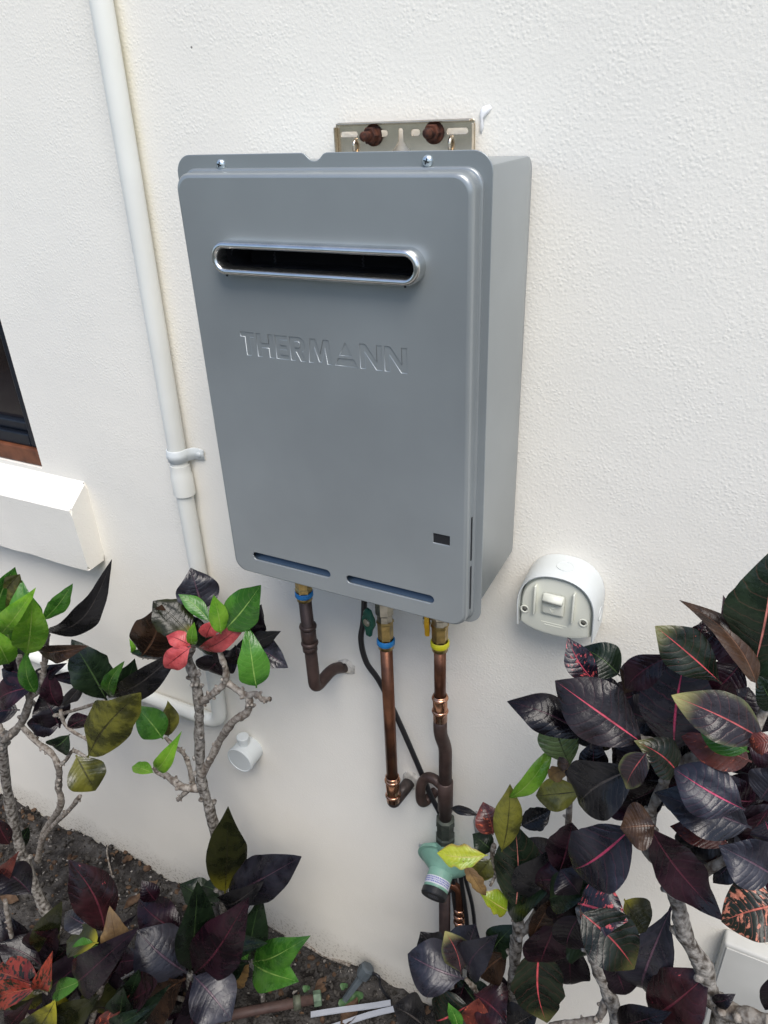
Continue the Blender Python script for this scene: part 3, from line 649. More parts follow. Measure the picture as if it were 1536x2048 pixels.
bm = bmesh.new(); lathe(bm, O+d2*.0370, d2, [(0, .0205), (.001, .0222), (.010, .0222), (.012, .0210), (.0123, .0195), (.0118, .019), (.0118, .001)], 24); capo = sharp(frombm('cap', bm, CAPB, rg), 25)
bm = bmesh.new(); cxv = Vector((1, 0, 0))-d2*d2.x; cxv.normalize(); cyv = d2.cross(cxv); 
if cyv.z < 0: cyv = -cyv
for row in range(6):
    a = -.010+abs(row-2.5)*.001
    while a < .0095-abs(row-2.5)*.001:
        w_ = rnd.uniform(.0012, .0030); q = [O+d2*.04898+cxv*x+cyv*(.0085-row*.0030+z) for x, z in ((a, 0), (a+w_, 0), (a+w_, .0015), (a, .0015))]
        bm.faces.new([bm.verts.new(p) for p in q]); a += w_+.0008
frombm('cap_print', bm, mat('grey_print', (.2, .21, .23), .5), capo, False)
bm = bmesh.new(); lathe(bm, RC+Vector((-.036, -.002, .020)), Vector((-1, 0, .4)), [(0, .004), (.006, .004), (.007, .0028), (.012, .0028)], 6); sharp(frombm('test_nipple', bm, ZINC, rg), 20)
bm = bmesh.new(); zb2 = RC.z-.034
lathe(bm, Vector((Gx2-.001, YG, zb2)), DN, [(-.008, .0170), (.008, .0175), (.010, .0155), (.024, .0155), (.026, .0175), (.036, .0170), (.038, .0115)], 8); sharp(frombm('outlet_nut', bm, BRONZE, rg), 20)
# riser from the ground into the regulator, with copper branch beside it
rs = thing('riser_pipe', (Gx2, YG, 0), 'dark riser pipe coming up from the soil under the green regulator', 'pipe')
bm = bmesh.new(); tube(bm, [Vector((Gx2-.001, YG, zb2-.03)), Vector((Gx2-.001, YG, -.03))], .0106, 20); frombm('pipe', bm, COPPERD, rs)
bm = bmesh.new(); XB = Gx2+.026; tube(bm, bendpath([Vector((Gx2+.004, YG, zb2-.018)), Vector((XB, YG+.004, zb2-.03)), Vector((XB, YG+.004, -.03))], .02, 6), .0080, 16); frombm('branch_pipe', bm, COPPER, rs)
bm = bmesh.new()
for k_ in range(3): lathe(bm, Vector((XB, YG+.004, zb2-.085-k_*.018)), DN, [(0, .0081), (.001, .0100), (.004, .0106), (.007, .0100), (.008, .0081)], 20, False, False)
frombm('press_coupling', bm, COPPERN, rs)

# power cable from the heater, and the black cables under the regulator
pc = [at(729, 1185, -.038), at(727, 1240, -.038), at(722, 1280, -.038), at(733, 1325, -.036), at(760, 1365, -.033), at(800, 1448, -.030), at(838, 1535, -.024), at(862, 1592, -.020), at(885, 1640, -.02), at(905, 1720, -.02), at(915, 1850, -.02)]
pc.append(Vector((pc[-1].x+.005, -.02, -.02)))
bm = bmesh.new(); tube(bm, smoothpath(pc, 7), .0046, 12); tag(frombm('power_cable', bm, CABLE), 'long black power cable hanging from the heater and crossing behind the copper pipes', 'cable')
for i, (a, c, lab) in enumerate((((905, 1760), (918, 1890), 'thick black cable nearest the riser pipe under the green regulator'), ((922, 1757), (936, 1880), 'black cable between two others beneath the green regulator'), ((930, 1752), (950, 1860), 'rightmost of the black cables beneath the green regulator'))):
    p0 = at(a[0]-6, a[1]-60, -.030); p1 = at(*a, -.034); p2 = at(*c, -.034); p3 = Vector((p2.x+.01, -.035, -.02))
    bm = bmesh.new(); tube(bm, smoothpath([p0, p1, p2, p3], 6), (.0052, .0042, .0036)[i], 10); tag(frombm('cable', bm, CABLE), lab, 'cable', 'black cables beneath the regulator')

# ------------------------------------------------------------------ weatherproof switch
sw = thing('weatherproof_switch', (.4145, 0, 1.17), 'white domed weatherproof switch on the wall right of the heater', 'switch')
SXc, SZ0, SZ1, SW_ = .4155, 1.108, 1.2050, .0515
def arch(w, z0, z1, zc, n=16, dn=0):                            # straight lower sides, arched crown, softly curved foot
    o = []
    for k_ in range(n+1):
        a = math.pi*k_/n; ca, sa = math.cos(a), math.sin(a)
        o.append((SXc+w*math.copysign(abs(ca)**.86, ca), zc+(z1-zc)*abs(sa)**.86))
    m_ = 10; zf = z0+.010
    for k_ in range(m_+1):
        t = -1+2*k_/m_; o.append((SXc+w*t*(1-.03*(1-abs(t))), zf-.010*(1-abs(t)**3)+dn))
    return o
ZC = 1.150
bm = bmesh.new(); rings = []
for y, g in ((-.0005, 0), (-.036, -.0006), (-.0445, -.0016), (-.0490, -.0042), (-.0500, -.0085)):
    rings.append([Vector((x, y, z)) for x, z in arch(SW_-.004+g, SZ0-g*.8, SZ1-.005+g, ZC)])
loft(bm, rings, True, False, True); bd = sharp(frombm('faceplate', bm, PVCG, sw), 40)
def halfarch(w, zlow, z1, n=26):
    o = [(SXc+w, zlow)]
    for k_ in range(n+1):
        a = math.pi*k_/n; ca, sa = math.cos(a), math.sin(a); o.append((SXc+w*math.copysign(abs(ca)**.86, ca), ZC+(z1-ZC)*abs(sa)**.86))
    return o+[(SXc-w, zlow)]
bm = bmesh.new(); rings = []
for y, g in ((-.0005, 0.), (-.030, -.0004), (-.0525, -.0012), (-.0540, -.0022), (-.0535, -.0036), (-.050, -.0040), (-.002, -.0036)):
    rings.append([Vector((x, y+(.006*max(0, (ZC-z)/.04) if y < -.03 else 0), z)) for x, z in halfarch(SW_+g, 1.1135, SZ1+g)])
loft(bm, rings, False); bmesh.ops.holes_fill(bm, edges=[e for e in bm.edges if e.is_boundary]); hood = sharp(frombm('hood', bm, PVCW, sw), 40)
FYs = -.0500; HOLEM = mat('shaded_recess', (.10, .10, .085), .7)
bm = bmesh.new(); box(bm, (SXc-.0215, FYs-.0040, 1.1440), (SXc+.0075, FYs+.001, 1.1760), .0035, 3, Matrix.Translation((.004, 0, 0))); tg = frombm('toggle', bm, PVCG, sw)
bm = bmesh.new(); loft(bm, [[Vector((SXc-.003+x, FYs-.0036-h, z)) for x, z in ((-.0125, 1.1655), (.0125, 1.1655), (.0125, 1.173+e), (-.0125, 1.173+e))] for h, e in ((0, .001), (.006, -.003))], True, False, True); frombm('finger_ridge', bm, PVCG, tg)
bm = bmesh.new(); c0 = Vector((SXc-.003, FYs-.0042, 1.1515))
tube(bm, [c0+Vector((-.004, 0, .004)), c0+Vector((.004, 0, .004)), c0+Vector((0, 0, -.0025)), c0+Vector((-.004, 0, .004))], .0005, 6); tube(bm, [c0+Vector((-.003, 0, .0075)), c0+Vector((.002, 0, .0080)), c0+Vector((.003, 0, .0095)), c0+Vector((.0005, 0, .0112))], .0005, 6); frombm('arrow_mark', bm, PVCG, tg)
for x, zl in ((-.0275, 1.1415), (.0215, 1.1415)):
    bm = bmesh.new(); box(bm, (SXc+x, FYs-.0075, zl), (SXc+x+.0025, FYs+.001, 1.1850), .0008, 2); frombm('guard_rib', bm, PVCG, sw)
for x in (-.0395, .0365):
    bm = bmesh.new(); O = Vector((SXc+x, FYs-.0004, 1.1425)); lathe(bm, O, Vector((0, -1, 0)), [(-.002, .0032), (.0004, .0036), (.0010, .0046), (.0012, .0054), (.0004, .0060)], 18, True, False); frombm('screw_boss', bm, PVCG, sw)
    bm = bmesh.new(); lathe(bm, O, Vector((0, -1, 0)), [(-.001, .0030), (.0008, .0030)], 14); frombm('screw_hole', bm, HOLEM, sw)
for k_, z in enumerate((1.1285, 1.1250)):
    bm = bmesh.new(); box(bm, (SXc-.017+k_*.004, FYs-.0003, z), (SXc+.016-k_*.004, FYs+.0006, z+.0012)); frombm('moulded_text_line', bm, PVCG, sw, False)
bm = bmesh.new(); q = []                                        # knockout ring on the crown
for i in range(25):
    a = 2*math.pi*i/24; q.append(Vector((SXc+.003+.0105*math.cos(a), -.027+.0105*math.sin(a), SZ1-.0002-.0085*((.003+.0105*math.cos(a))/.03)**2)))
tube(bm, q, .0007, 6, False); frombm('knockout_ring', bm, PVCW, hood)
bm = bmesh.new(); q = []
for i in range(25):
    a = 2*math.pi*i/24; q.append(Vector((SXc+SW_-.0003, -.022+.009*math.cos(a), 1.142+.009*math.sin(a))))
tube(bm, q, .0007, 6, False); frombm('knockout_ring', bm, PVCW, hood)

# ------------------------------------------------------------------ round capped outlet low on the wall
co = thing('capped_outlet', at(500, 1505, 0), 'round white capped outlet with short top stub, low on the wall', 'pipe cap')
c = at(479, 1521, -.040); d = Vector((0, -1, 0)); O = Vector((c.x, 0, c.z))
bm = bmesh.new(); lathe(bm, O, d, [(0, .0275), (.033, .0275), (.034, .0285), (.0400, .0285), (.0412, .0275), (.0412, .0255), (.0404, .0250), (.0404, .001)], 36, False, True); sharp(frombm('cap', bm, PVCW, co), 30)
bm = bmesh.new(); lathe(bm, O+Vector((0, -.020, .020)), Vector((0, 0, 1)), [(0, .0105), (.016, .0105), (.0165, .0120), (.025, .0120), (.026, .0110), (.026, .001)], 24); sharp(frombm('stub', bm, PVCW, co), 30)
# white box low on the wall, lower right
BOXM = mat('aged_white_plastic', (.50, .50, .47), .5, 0, .4, .06, 9)
wbx = thing('meter_box', (.82, 0, .3), 'plain white box on the wall behind the shrub, lower right corner', 'box')
bm = bmesh.new(); box(bm, (.703, -.028, .22), (.98, -.0005, .612), .005, 3); frombm('box_body', bm, BOXM, wbx)
bm = bmesh.new(); box(bm, (.707, -.0305, .226), (.976, -.0282, .606), .0010, 2); frombm('lid', bm, BOXM, wbx)
#PLANTS
# ------------------------------------------------------------------ plants
LM = {}
def lm(k, *a, **kw): LM[k] = leaf_mat('leaf_'+k, *[tuple(x*(.50 if i < 2 and max(a[0]) < .1 else 1) for x in c) if isinstance(c, tuple) else c for i, c in enumerate(a)], **kw)
lm('near_black', (.020, .011, .018), (.007, .005, .008), (.055, .016, .028), side=.2)
lm('purple', (.046, .014, .026), (.014, .006, .011), (.085, .018, .032), side=.35)
lm('maroon', (.052, .014, .018), (.018, .008, .010), (.10, .02, .03), side=.3, blotch=(.55, .08, .09), bamt=.18)
lm('slate', (.050, .050, .070), (.022, .021, .031), (.085, .045, .065), side=.3, rough=.30)
lm('slate_red', (.045, .045, .066), (.020, .019, .030), (.44, .045, .11), vw=.045, side=.12, blotch=(.5, .06, .13), bamt=.08, rough=.28)
lm('charcoal', (.036, .034, .036), (.014, .014, .016), (.07, .06, .055), side=.25)
lm('charcoal_red', (.040, .030, .034), (.016, .013, .015), (.52, .07, .11), vw=.042, side=.05)
lm('dark_green', (.022, .045, .020), (.009, .019, .010), (.05, .09, .03), side=.3)
lm('dark_green_red', (.024, .036, .018), (.010, .016, .010), (.55, .08, .09), vw=.042, side=.10, blotch=(.55, .10, .07), bamt=.16, tip=(.12, .12, .04))
lm('dark_green_pink', (.030, .050, .026), (.014, .025, .015), (.58, .20, .16), vw=.035, side=.10)
lm('green', (.065, .20, .022), (.030, .115, .015), (.26, .42, .10), side=.3)
lm('bright_green', (.20, .41, .03), (.11, .29, .02), (.38, .55, .12), side=.3)
lm('yellow', (.42, .46, .03), (.24, .36, .025), (.58, .50, .14), side=.45, edge=(.30, .22, .04))
lm('olive', (.165, .16, .024), (.050, .052, .014), (.03, .028, .010), side=.5)
lm('dark_olive', (.052, .056, .017), (.020, .024, .010), (.022, .022, .010), side=.4, base=(.26, .24, .02))
lm('brown', (.095, .050, .028), (.035, .020, .014), (.14, .07, .04), side=.4)
lm('tan', (.26, .16, .055), (.12, .07, .028), (.08, .045, .02), side=.5, rough=.6)
lm('pink', (.55, .10, .10), (.34, .045, .05), (.10, .010, .016), side=.5)
lm('red', (.30, .045, .025), (.15, .02, .014), (.36, .09, .05), side=.4, blotch=(.02, .022, .010), bamt=.62)
lm('rust', (.14, .032, .022), (.05, .014, .013), (.2, .04, .03), side=.3, blotch=(.48, .10, .05), bamt=.38)
lm('pale_green', (.17, .25, .095), (.085, .14, .055), (.02, .035, .015), side=.85, pucker=.7)
lm('mauve', (.090, .066, .070), (.045, .036, .042), (.52, .11, .11), vw=.042, side=.14, edge=(.10, .11, .045), tip=(.42, .39, .15))
lm('navy_pink', (.030, .026, .042), (.014, .012, .022), (.50, .06, .10), side=.2, blotch=(.56, .09, .10), bamt=.46)
lm('orange_fleck', (.035, .045, .030), (.020, .028, .024), (.62, .16, .11), vw=.04, side=.5, blotch=(.66, .24, .15), bamt=.55)

def leaf(parent, plantY, spec, rnd):
    bx, by, tx, ty, wpx, mk = spec[:6]
    yb, yt, roll, bend, fold = (list(spec[6:])+[None]*5)[:5]
    yb = 0 if yb is None else yb; yt = rnd.uniform(-1.5, 2.5)+yb if yt is None else yt
    roll = rnd.uniform(-24, 24) if roll is None else roll
    bend = rnd.uniform(-.03, .18) if bend is None else bend
    fold = rnd.uniform(.15, .60) if fold is None else fold
    A = at(bx, by, plantY-yb*.01); T_ = at(tx, ty, plantY-yt*.01)
    t = T_-A; Ln = t.length; t.normalize(); mid = (A+T_)/2
    vw = (CAM-mid).normalized(); n_ = (vw-t*vw.dot(t)).normalized()
    n_ = Matrix.Rotation(R(roll), 3, t) @ n_; s = t.cross(n_)
    W = 1.14*wpx*mpp(mid)/2/max(.6, math.cos(R(roll)))
    NV, NU = 20, 6; verts = []; uvs = []
    pk = rnd.uniform(.72, 1.20); acu = rnd.uniform(.1, .5); ph = rnd.uniform(0, 9); twist = rnd.uniform(-.7, .7); sway = rnd.uniform(-.07, .07); wav = rnd.uniform(.04, .14); curl = rnd.choice((0, .06, .14, .24))*rnd.uniform(.5, 1); cup = rnd.uniform(-.35, .30); rag = .22 if mk in ('yellow', 'tan') else (.10 if rnd.random() < .25 else .02)
    for i in range(NV+1):
        v = i/NV
        prof = math.sin(math.pi*min(1, max(0, (v-.05)/.95))**pk)**.78 if .05 < v < 1 else 0
        prof *= 1-acu*max(0, (v-.66)/.34)**1.5
        hw = W*max(prof, .05 if v < .12 else .012)
        c = A+t*(Ln*v)+n_*(bend*Ln*4*v*(1-v))+s*(sway*Ln*math.sin(math.pi*v))-n_*(curl*Ln*max(0, v-.45)**2*3)
        an = twist*(v-.5); sn = s*math.cos(an)+n_*math.sin(an); nn = n_*math.cos(an)-s*math.sin(an)
        for j in range(NU+1):
            u = -1+2*j/NU; au = abs(u)
            h = fold*hw*(au-.45*au*au)-.10*hw*au**3+wav*hw*math.sin(v*13+ph+(2 if u > 0 else 0))*au*au*(prof > 0)
            h += cup*hw*au*au*math.sin(math.pi*v)
            wd = hw*u*(1-rag*(au > .6)*max(0, noise.noise(Vector((v*7, ph+(3 if u > 0 else 0), 0)))+.25)*1.6)
            verts.append(c+sn*wd+nn*h); uvs.append((j/NU, v))
    faces = []
    for i in range(NV):
        for j in range(NU):
            a = i*(NU+1)+j; faces.append((a, a+1, a+NU+2, a+NU+1))
    me = bpy.data.meshes.new('leaf'); me.from_pydata([v-A for v in verts], [], faces)
    ul = me.uv_layers.new(name='UVMap')
    for lp in me.loops: ul.data[lp.index].uv = uvs[lp.vertex_index]
    me.materials.append(LM[mk])
    for p in me.polygons: p.use_smooth = True
    o = bpy.data.objects.new('leaf', me); COL.objects.link(o); o.parent = parent
    o.matrix_parent_inverse = parent.matrix_world.inverted(); o.location = A
    return o
SHRUBS = []
def shrub(label, foot, plantY, stems, leaves, seed, group=None, fill=None):
    """stems: (name, [(px, py, cm towards the camera) or a world point], radius at start, at end)"""
    rnd = random.Random(seed)
    root = thing('croton_shrub', foot, label, 'shrub', group)
    for name, pts, r0, r1 in stems:
        P = [Vector(p[0]) if len(p) == 1 else at(p[0], p[1], plantY-(p[2] if len(p) > 2 else 0)*.01) for p in pts]
        sp = smoothpath(P, 11); bm = bmesh.new()
        tube(bm, sp, lambda t: .86*(r0+(r1-r0)*t)*(1+.10*math.sin(t*len(P)*5+seed)+.09*max(0, math.sin(t*len(P)*13+seed))**6), 12, True, .16, seed)
        for q in range(int(1.7*len(P)) if len(sp) > 8 else 0):
            i0 = rnd.randrange(3, len(sp)-3); f_ = i0/(len(sp)-1); r_ = r0+(r1-r0)*f_; a_ = rnd.uniform(0, 6.28); u_, v_, _d = frame(sp[i0+1]-sp[i0-1]); dd = u_*math.cos(a_)+v_*math.sin(a_)
            lathe(bm, sp[i0]+dd*r_*.8, (dd+_d*.5).normalized(), [(0, r_*.55), (r_*.35, r_*.42), (r_*.55+.001, r_*.25), (r_*.6+.001, r_*.05)], 7)
        frombm(name, bm, BARK if name == 'trunk' else TWIG, root)
    for sp in leaves: leaf(root, plantY, sp, rnd)
    for (x0, x1, y0, y1, n, yb, mats) in (fill or []):
        for _ in range(n):
            bx, by = rnd.uniform(x0, x1), rnd.uniform(y0, y1); a = rnd.uniform(0, 6.28); l = rnd.uniform(90, 150)
            leaf(root, plantY, (bx, by, bx+l*math.cos(a), by+l*math.sin(a)*.8, rnd.uniform(45, 75), rnd.choice(mats), yb+rnd.uniform(-2, 2)), rnd)
    return root

# left shrub
Y1 = -.20; g = atz(150, 1905, 0)
shrub('tall left croton shrub with bright green and olive leaves below the window sill', g, Y1, [
    ('trunk', [((g.x, g.y, -.03),), (118, 1868, 3), (78, 1792, 2), (42, 1700, 1), (18, 1600, 0), (5, 1500, 0), (12, 1470, 0)], .017, .010),
    ('branch', [(8, 1480, 0), (40, 1450, 1), (58, 1405, 1), (56, 1375, 1), (44, 1345, 1), (38, 1312, 1)], .0095, .006),
    ('branch', [(57, 1395, 1), (80, 1375, 1), (88, 1335, 1), (93, 1290, 1), (93, 1262, 1)], .0075, .0045),
    ('branch', [(44, 1452, 1), (75, 1485, 1), (104, 1508, 1), (118, 1540, 1), (117, 1575, 0), (121, 1612, 0), (90, 1662, -1), (75, 1720, 0)], .006, .0085),
    ('branch', [(160, 1592, 1), (140, 1618, 1), (112, 1645, 0), (84, 1682, 0), (77, 1725, 0)], .005, .007),
    ('branch', [(116, 1535, 1), (132, 1520, 1), (146, 1502, 1), (172, 1514, 2)], .0045, .0035),
    ('branch', [(121, 1420, 0), (132, 1452, 0), (172, 1478, 0), (200, 1490, 0)], .004, .003),
    ('branch', [(60, 1400, -1), (100, 1430, -1), (150, 1420, -2), (212, 1400, -2)], .005, .003),
    ('branch', [(10, 1480, -2), (-15, 1420, -3), (-30, 1330, -2), (-10, 1240, -1)], .008, .005)], [
    (-8, 1225, 30, 1134, 52, 'green', 0), (5, 1235, 36, 1152, 52, 'olive', -1.5), (-2, 1272, 58, 1200, 46, 'bright_green', 2.5, 4, 10),
    (52, 1312, 65, 1208, 58, 'bright_green', 3, 5, 5, .03), (62, 1290, 42, 1175, 58, 'green', 0, 0, -10), (93, 1266, 218, 1152, 48, 'charcoal', 0, -3, 30, .10),
    (86, 1242, 138, 1182, 32, 'green', 1, 1), (18, 1328, -12, 1265, 46, 'bright_green', 4, 6), (72, 1388, 52, 1312, 30, 'green', 2.5, 3),
    (78, 1372, -5, 1405, 52, 'purple', 1, 3), (78, 1362, 0, 1338, 46, 'near_black', 0, 1), (70, 1376, 114, 1335, 32, 'near_black', 0, 0),
    (76, 1302, 174, 1294, 30, 'brown', 1, 0, 35, .12), (213, 1400, 146, 1284, 74, 'dark_green', -2, -1, 0, .05), (210, 1400, 170, 1362, 42, 'near_black', -2.5, -3),
    (200, 1372, 98, 1354, 24, 'near_black', -1.5, 0), (168, 1365, 127, 1413, 24, 'charcoal', -1, 1), (216, 1396, 268, 1322, 52, 'dark_green', -2.5, -3),
    (222, 1394, 249, 1322, 28, 'green', -1, 0), (234, 1388, 352, 1316, 50, 'charcoal', -2.5, -4, 20, .08), (175, 1516, 282, 1385, 86, 'olive', 3, 3, 0, .02, .2),
    (152, 1510, 192, 1583, 68, 'olive', 3, 4, 0, .04), (140, 1468, 102, 1493, 40, 'dark_green', 1, 2), (133, 1458, 184, 1435, 30, 'purple', 0, -1),
    (120, 1456, 82, 1385, 64, 'near_black', -1, -2), (122, 1452, 52, 1446, 44, 'near_black', -1, 1), (120, 1416, 98, 1352, 36, 'purple', 0, 1),
    (30, 1330, 70, 1262, 44, 'dark_green', -2, -3), (20, 1300, -30, 1210, 60, 'green', 0, 1), (45, 1345, 10, 1300, 40, 'near_black', -1, 0), (40, 1420, -20, 1430, 50, 'near_black', -1, 1),
    (60, 1650, 40, 1690, 22, 'dark_green', -3, -3)], 11)

# middle shrub
Y2 = -.115; g = Vector((-.305, -.075, 0))
shrub('slender middle croton shrub with green and pink leaves in front of the conduit', g, Y2, [
    ('trunk', [((g.x, g.y, -.03),), (452, 1850, 0), (444, 1770, 1), (434, 1690, 1), (420, 1620, 1), (404, 1568, 1), (399, 1500, 1), (398, 1410, 1), (390, 1360, 1), (376, 1318, 1), (384, 1296, 1)], .0135, .008),
    ('branch', [(400, 1556, 1), (420, 1520, 1), (440, 1480, 1), (466, 1444, 2), (494, 1424, 2), (498, 1398, 2), (484, 1386, 2), (456, 1367, 2)], .0085, .0065),
    ('branch', [(399, 1408, 1), (425, 1388, 2), (450, 1365, 2), (450, 1335, 2), (440, 1305, 2), (437, 1268, 2)], .007, .0045),
    ('branch', [(492, 1392, 2), (512, 1388, 2), (524, 1398, 2), (540, 1398, 2)], .006, .0045),
    ('branch', [(404, 1576, 1), (366, 1574, 2), (334, 1552, 2), (314, 1544, 2), (310, 1530, 2)], .0095, .004),
    ('branch', [(386, 1568, 1), (378, 1532, 1), (366, 1506, 1), (348, 1492, 1), (330, 1474, 1)], .006, .0035),
    ('branch', [(378, 1318, 1), (330, 1316, 1), (290, 1314, 1), (266, 1306, 1)], .0045, .0025),
    ('branch', [(392, 1572, 1), (372, 1584, 2), (356, 1600, 2)], .007, .004)], [
    (408, 1222, 382, 1138, 76, 'slate', -3, -4, 0, .02, .15), (388, 1280, 306, 1202, 74, 'dark_olive', 1, 1, 5, .03), (283, 1312, 320, 1218, 84, 'brown', 2.5, 2, 0, .03, .15),
    (447, 1262, 522, 1170, 66, 'green', 2, 1, -10, .03), (442, 1268, 428, 1194, 34, 'bright_green', 4, 4, 0, 0), (420, 1244, 356, 1188, 30, 'green', -1, -1),
    (387, 1290, 389, 1244, 20, 'bright_green', 4, 5), (382, 1294, 324, 1340, 42, 'pink', 4, 6, 0, .06), (382, 1292, 333, 1268, 32, 'pink', 3, 4),
    (398, 1294, 507, 1230, 30, 'pink', 1, 0, 20), (412, 1276, 428, 1242, 34, 'pink', 1.5, 1), (492, 1266, 522, 1212, 46, 'near_black', -2, -3), (470, 1292, 562, 1262, 32, 'charcoal', -1, -2, 20, .08),
    (513, 1376, 500, 1264, 58, 'green', 4, 3, 10, .06), (506, 1296, 570, 1332, 54, 'slate', -1, 0, 0, .08), (448, 1310, 416, 1342, 58, 'near_black', -1, -1), (470, 1300, 440, 1340, 50, 'near_black', -1, 0),
    (470, 1290, 478, 1330, 46, 'near_black', -1, 0), (400, 1300, 460, 1240, 60, 'dark_green', -2, -3), (410, 1290, 350, 1230, 60, 'near_black', -2, -3),
    (322, 1312, 254, 1298, 12, 'dark_green', 1, 1), (264, 1308, 262, 1282, 10, 'bright_green', 1, 1), (326, 1478, 272, 1412, 54, 'green', 2, 3, 0, .04), (336, 1474, 338, 1406, 34, 'olive', 0, -1),
    (311, 1534, 357, 1471, 30, 'bright_green', 3, 3, 0), (308, 1546, 261, 1530, 24, 'bright_green', 3, 3, 20), (450, 1788, 456, 1620, 72, 'dark_olive', 4, 3, 0, .03, .25), (454, 1794, 603, 1713, 80, 'slate', 4, 2, 5, .06),
    (444, 1802, 510, 1782, 44, 'charcoal', 6, 7, 30, .12), (432, 1812, 362, 1764, 50, 'dark_green', 3, 4), (448, 1800, 400, 1770, 40, 'dark_green', 2, 2)], 12)

# low shrubs at the foot of the picture, left half
Y3 = -.28; c = at(380, 1948, Y3)
shrub('low croton with a whorl of purple and slate leaves, bottom left of centre', (c.x, Y3+.02, 0), Y3, [
    ('trunk', [((c.x-.02, Y3+.02, -.03),), ((c.x-.01, Y3+.015, c.z*.5),), (381, 1975, 0), (380, 1946, 0)], .011, .007),
    ('branch', [((c.x-.015, Y3+.01, c.z*.55),), (330, 1985, -2), (300, 1940, -3), (340, 1870, -3)], .006, .004),
    ('branch', [(272, 1942, 1), (240, 1960, 1), (215, 1975, 1), (190, 1960, 1)], .0035, .003)], [
    (379, 1944, 395, 1762, 66, 'dark_green', 1, -1, 20, .05, .5), (386, 1948, 482, 1816, 92, 'purple', 2, 0, 0, .04), (374, 1946, 276, 1862, 98, 'slate', 2, 3, 0, .05), (366, 1950, 262, 1955, 46, 'slate', 0, 1),
    (372, 1956, 276, 2036, 86, 'brown', 4, 6, 0, .05), (386, 1950, 462, 2040, 92, 'slate', 4, 6, 0, .06, .15), (368, 1956, 240, 2004, 46, 'near_black', 1, 2), (368, 1868, 272, 1800, 66, 'purple', -3, -3),
    (312, 1802, 284, 1762, 34, 'purple', -4, -4), (366, 1875, 300, 1900, 50, 'near_black', -3, -2), (380, 1950, 350, 2060, 60, 'near_black', 0, 1), (390, 1945, 430, 1900, 60, 'near_black', -2, -3)], 13,
    fill=[(230, 420, 1890, 2080, 18, -5, ['near_black', 'purple', 'dark_green'])])
Y4 = -.17; c = at(502, 1922, Y4)
shrub('small low croton with glossy green leaves beside the old pipe on the soil', (c.x, Y4+.02, 0), Y4, [
    ('trunk', [((c.x-.01, Y4+.02, -.03),), ((c.x, Y4+.01, c.z*.6),), (501, 1922, 0)], .008, .005)], [
    (500, 1922, 522, 1796, 58, 'dark_green', 0, -2), (505, 1922, 592, 1884, 58, 'green', 2, 1, 0, .04), (506, 1926, 594, 1962, 66, 'green', 2, 4, 0, .08), (496, 1926, 416, 1940, 66, 'dark_green', 0, 2), (496, 1920, 466, 1882, 26, 'green', 2, 2), (500, 1928, 470, 1990, 34, 'tan', -1, 0)], 14)
Y5 = -.46; c = at(85, 1975, Y5)
shrub('low croton with maroon and orange red leaves in the bottom left corner', (c.x, Y5+.02, 0), Y5, [
    ('trunk', [((c.x+.03, Y5+.02, -.03),), ((c.x+.02, Y5, c.z*.5),), (110, 2000, 0), (82, 1974, 0)], .009, .006),
    ('branch', [((c.x+.02, Y5, c.z*.5),), (200, 1985, -2), (215, 1920, -4), (208, 1868, -5)], .006, .004),
    ('branch', [((c.x+.02, Y5, c.z*.5),), (20, 2000, -1), (30, 1930, -2), (10, 1800, -3)], .006, .004)], [
    (211, 1868, 138, 1722, 76, 'maroon', -4, -5, 0, .05), (202, 1862, 128, 1820, 44, 'slate', -5, -5), (197, 1886, 133, 1882, 54, 'dark_olive', -3, -2), (195, 1890, 140, 1900, 40, 'green', -3, -1), (234, 1912, 222, 1830, 48, 'tan', -3, -4, 0, .1),
    (163, 1958, 228, 1918, 42, 'maroon', -1, -2), (172, 1958, 98, 1982, 34, 'green', 0, 1), (78, 1974, -14, 1942, 62, 'red', 1, 2, 0), (78, 1974, 0, 1994, 48, 'red', 2, 4, 0), (78, 1976, 100, 1916, 32, 'red', 2, 1, 0),
    (42, 1932, 3, 1822, 54, 'near_black', -3, -4), (64, 1932, 114, 1856, 64, 'near_black', -3, -4), (64, 1790, -10, 1735, 60, 'near_black', -3, -3), (-5, 1748, 28, 1712, 28, 'rust', -4, -4), (20, 1690, -5, 1640, 30, 'maroon', -5, -5),
    (116, 1992, 55, 2058, 74, 'dark_olive', 2, 4), (112, 1986, 122, 2070, 54, 'dark_olive', 1, 3), (128, 2060, 190, 1998, 62, 'dark_olive', 1, 0), (72, 1990, 8, 2056, 34, 'maroon', 1, 3), (238, 2056, 292, 2022, 34, 'dark_green', 0, 0), (215, 2050, 245, 2005, 34, 'rust', -1, -1),
    (120, 1940, 60, 1890, 54, 'dark_green', -4, -5), (150, 1960, 260, 2010, 60, 'near_black', -4, -3), (90, 1985, 30, 1960, 40, 'olive', 0, 1), (100, 1985, 75, 1945, 24, 'olive', 1, 0)], 15,
    fill=[(0, 240, 1900, 2090, 22, -4, ['near_black', 'purple', 'dark_green', 'dark_olive'])])  # dark fill leaves also stand in for deep shade inside the shrub

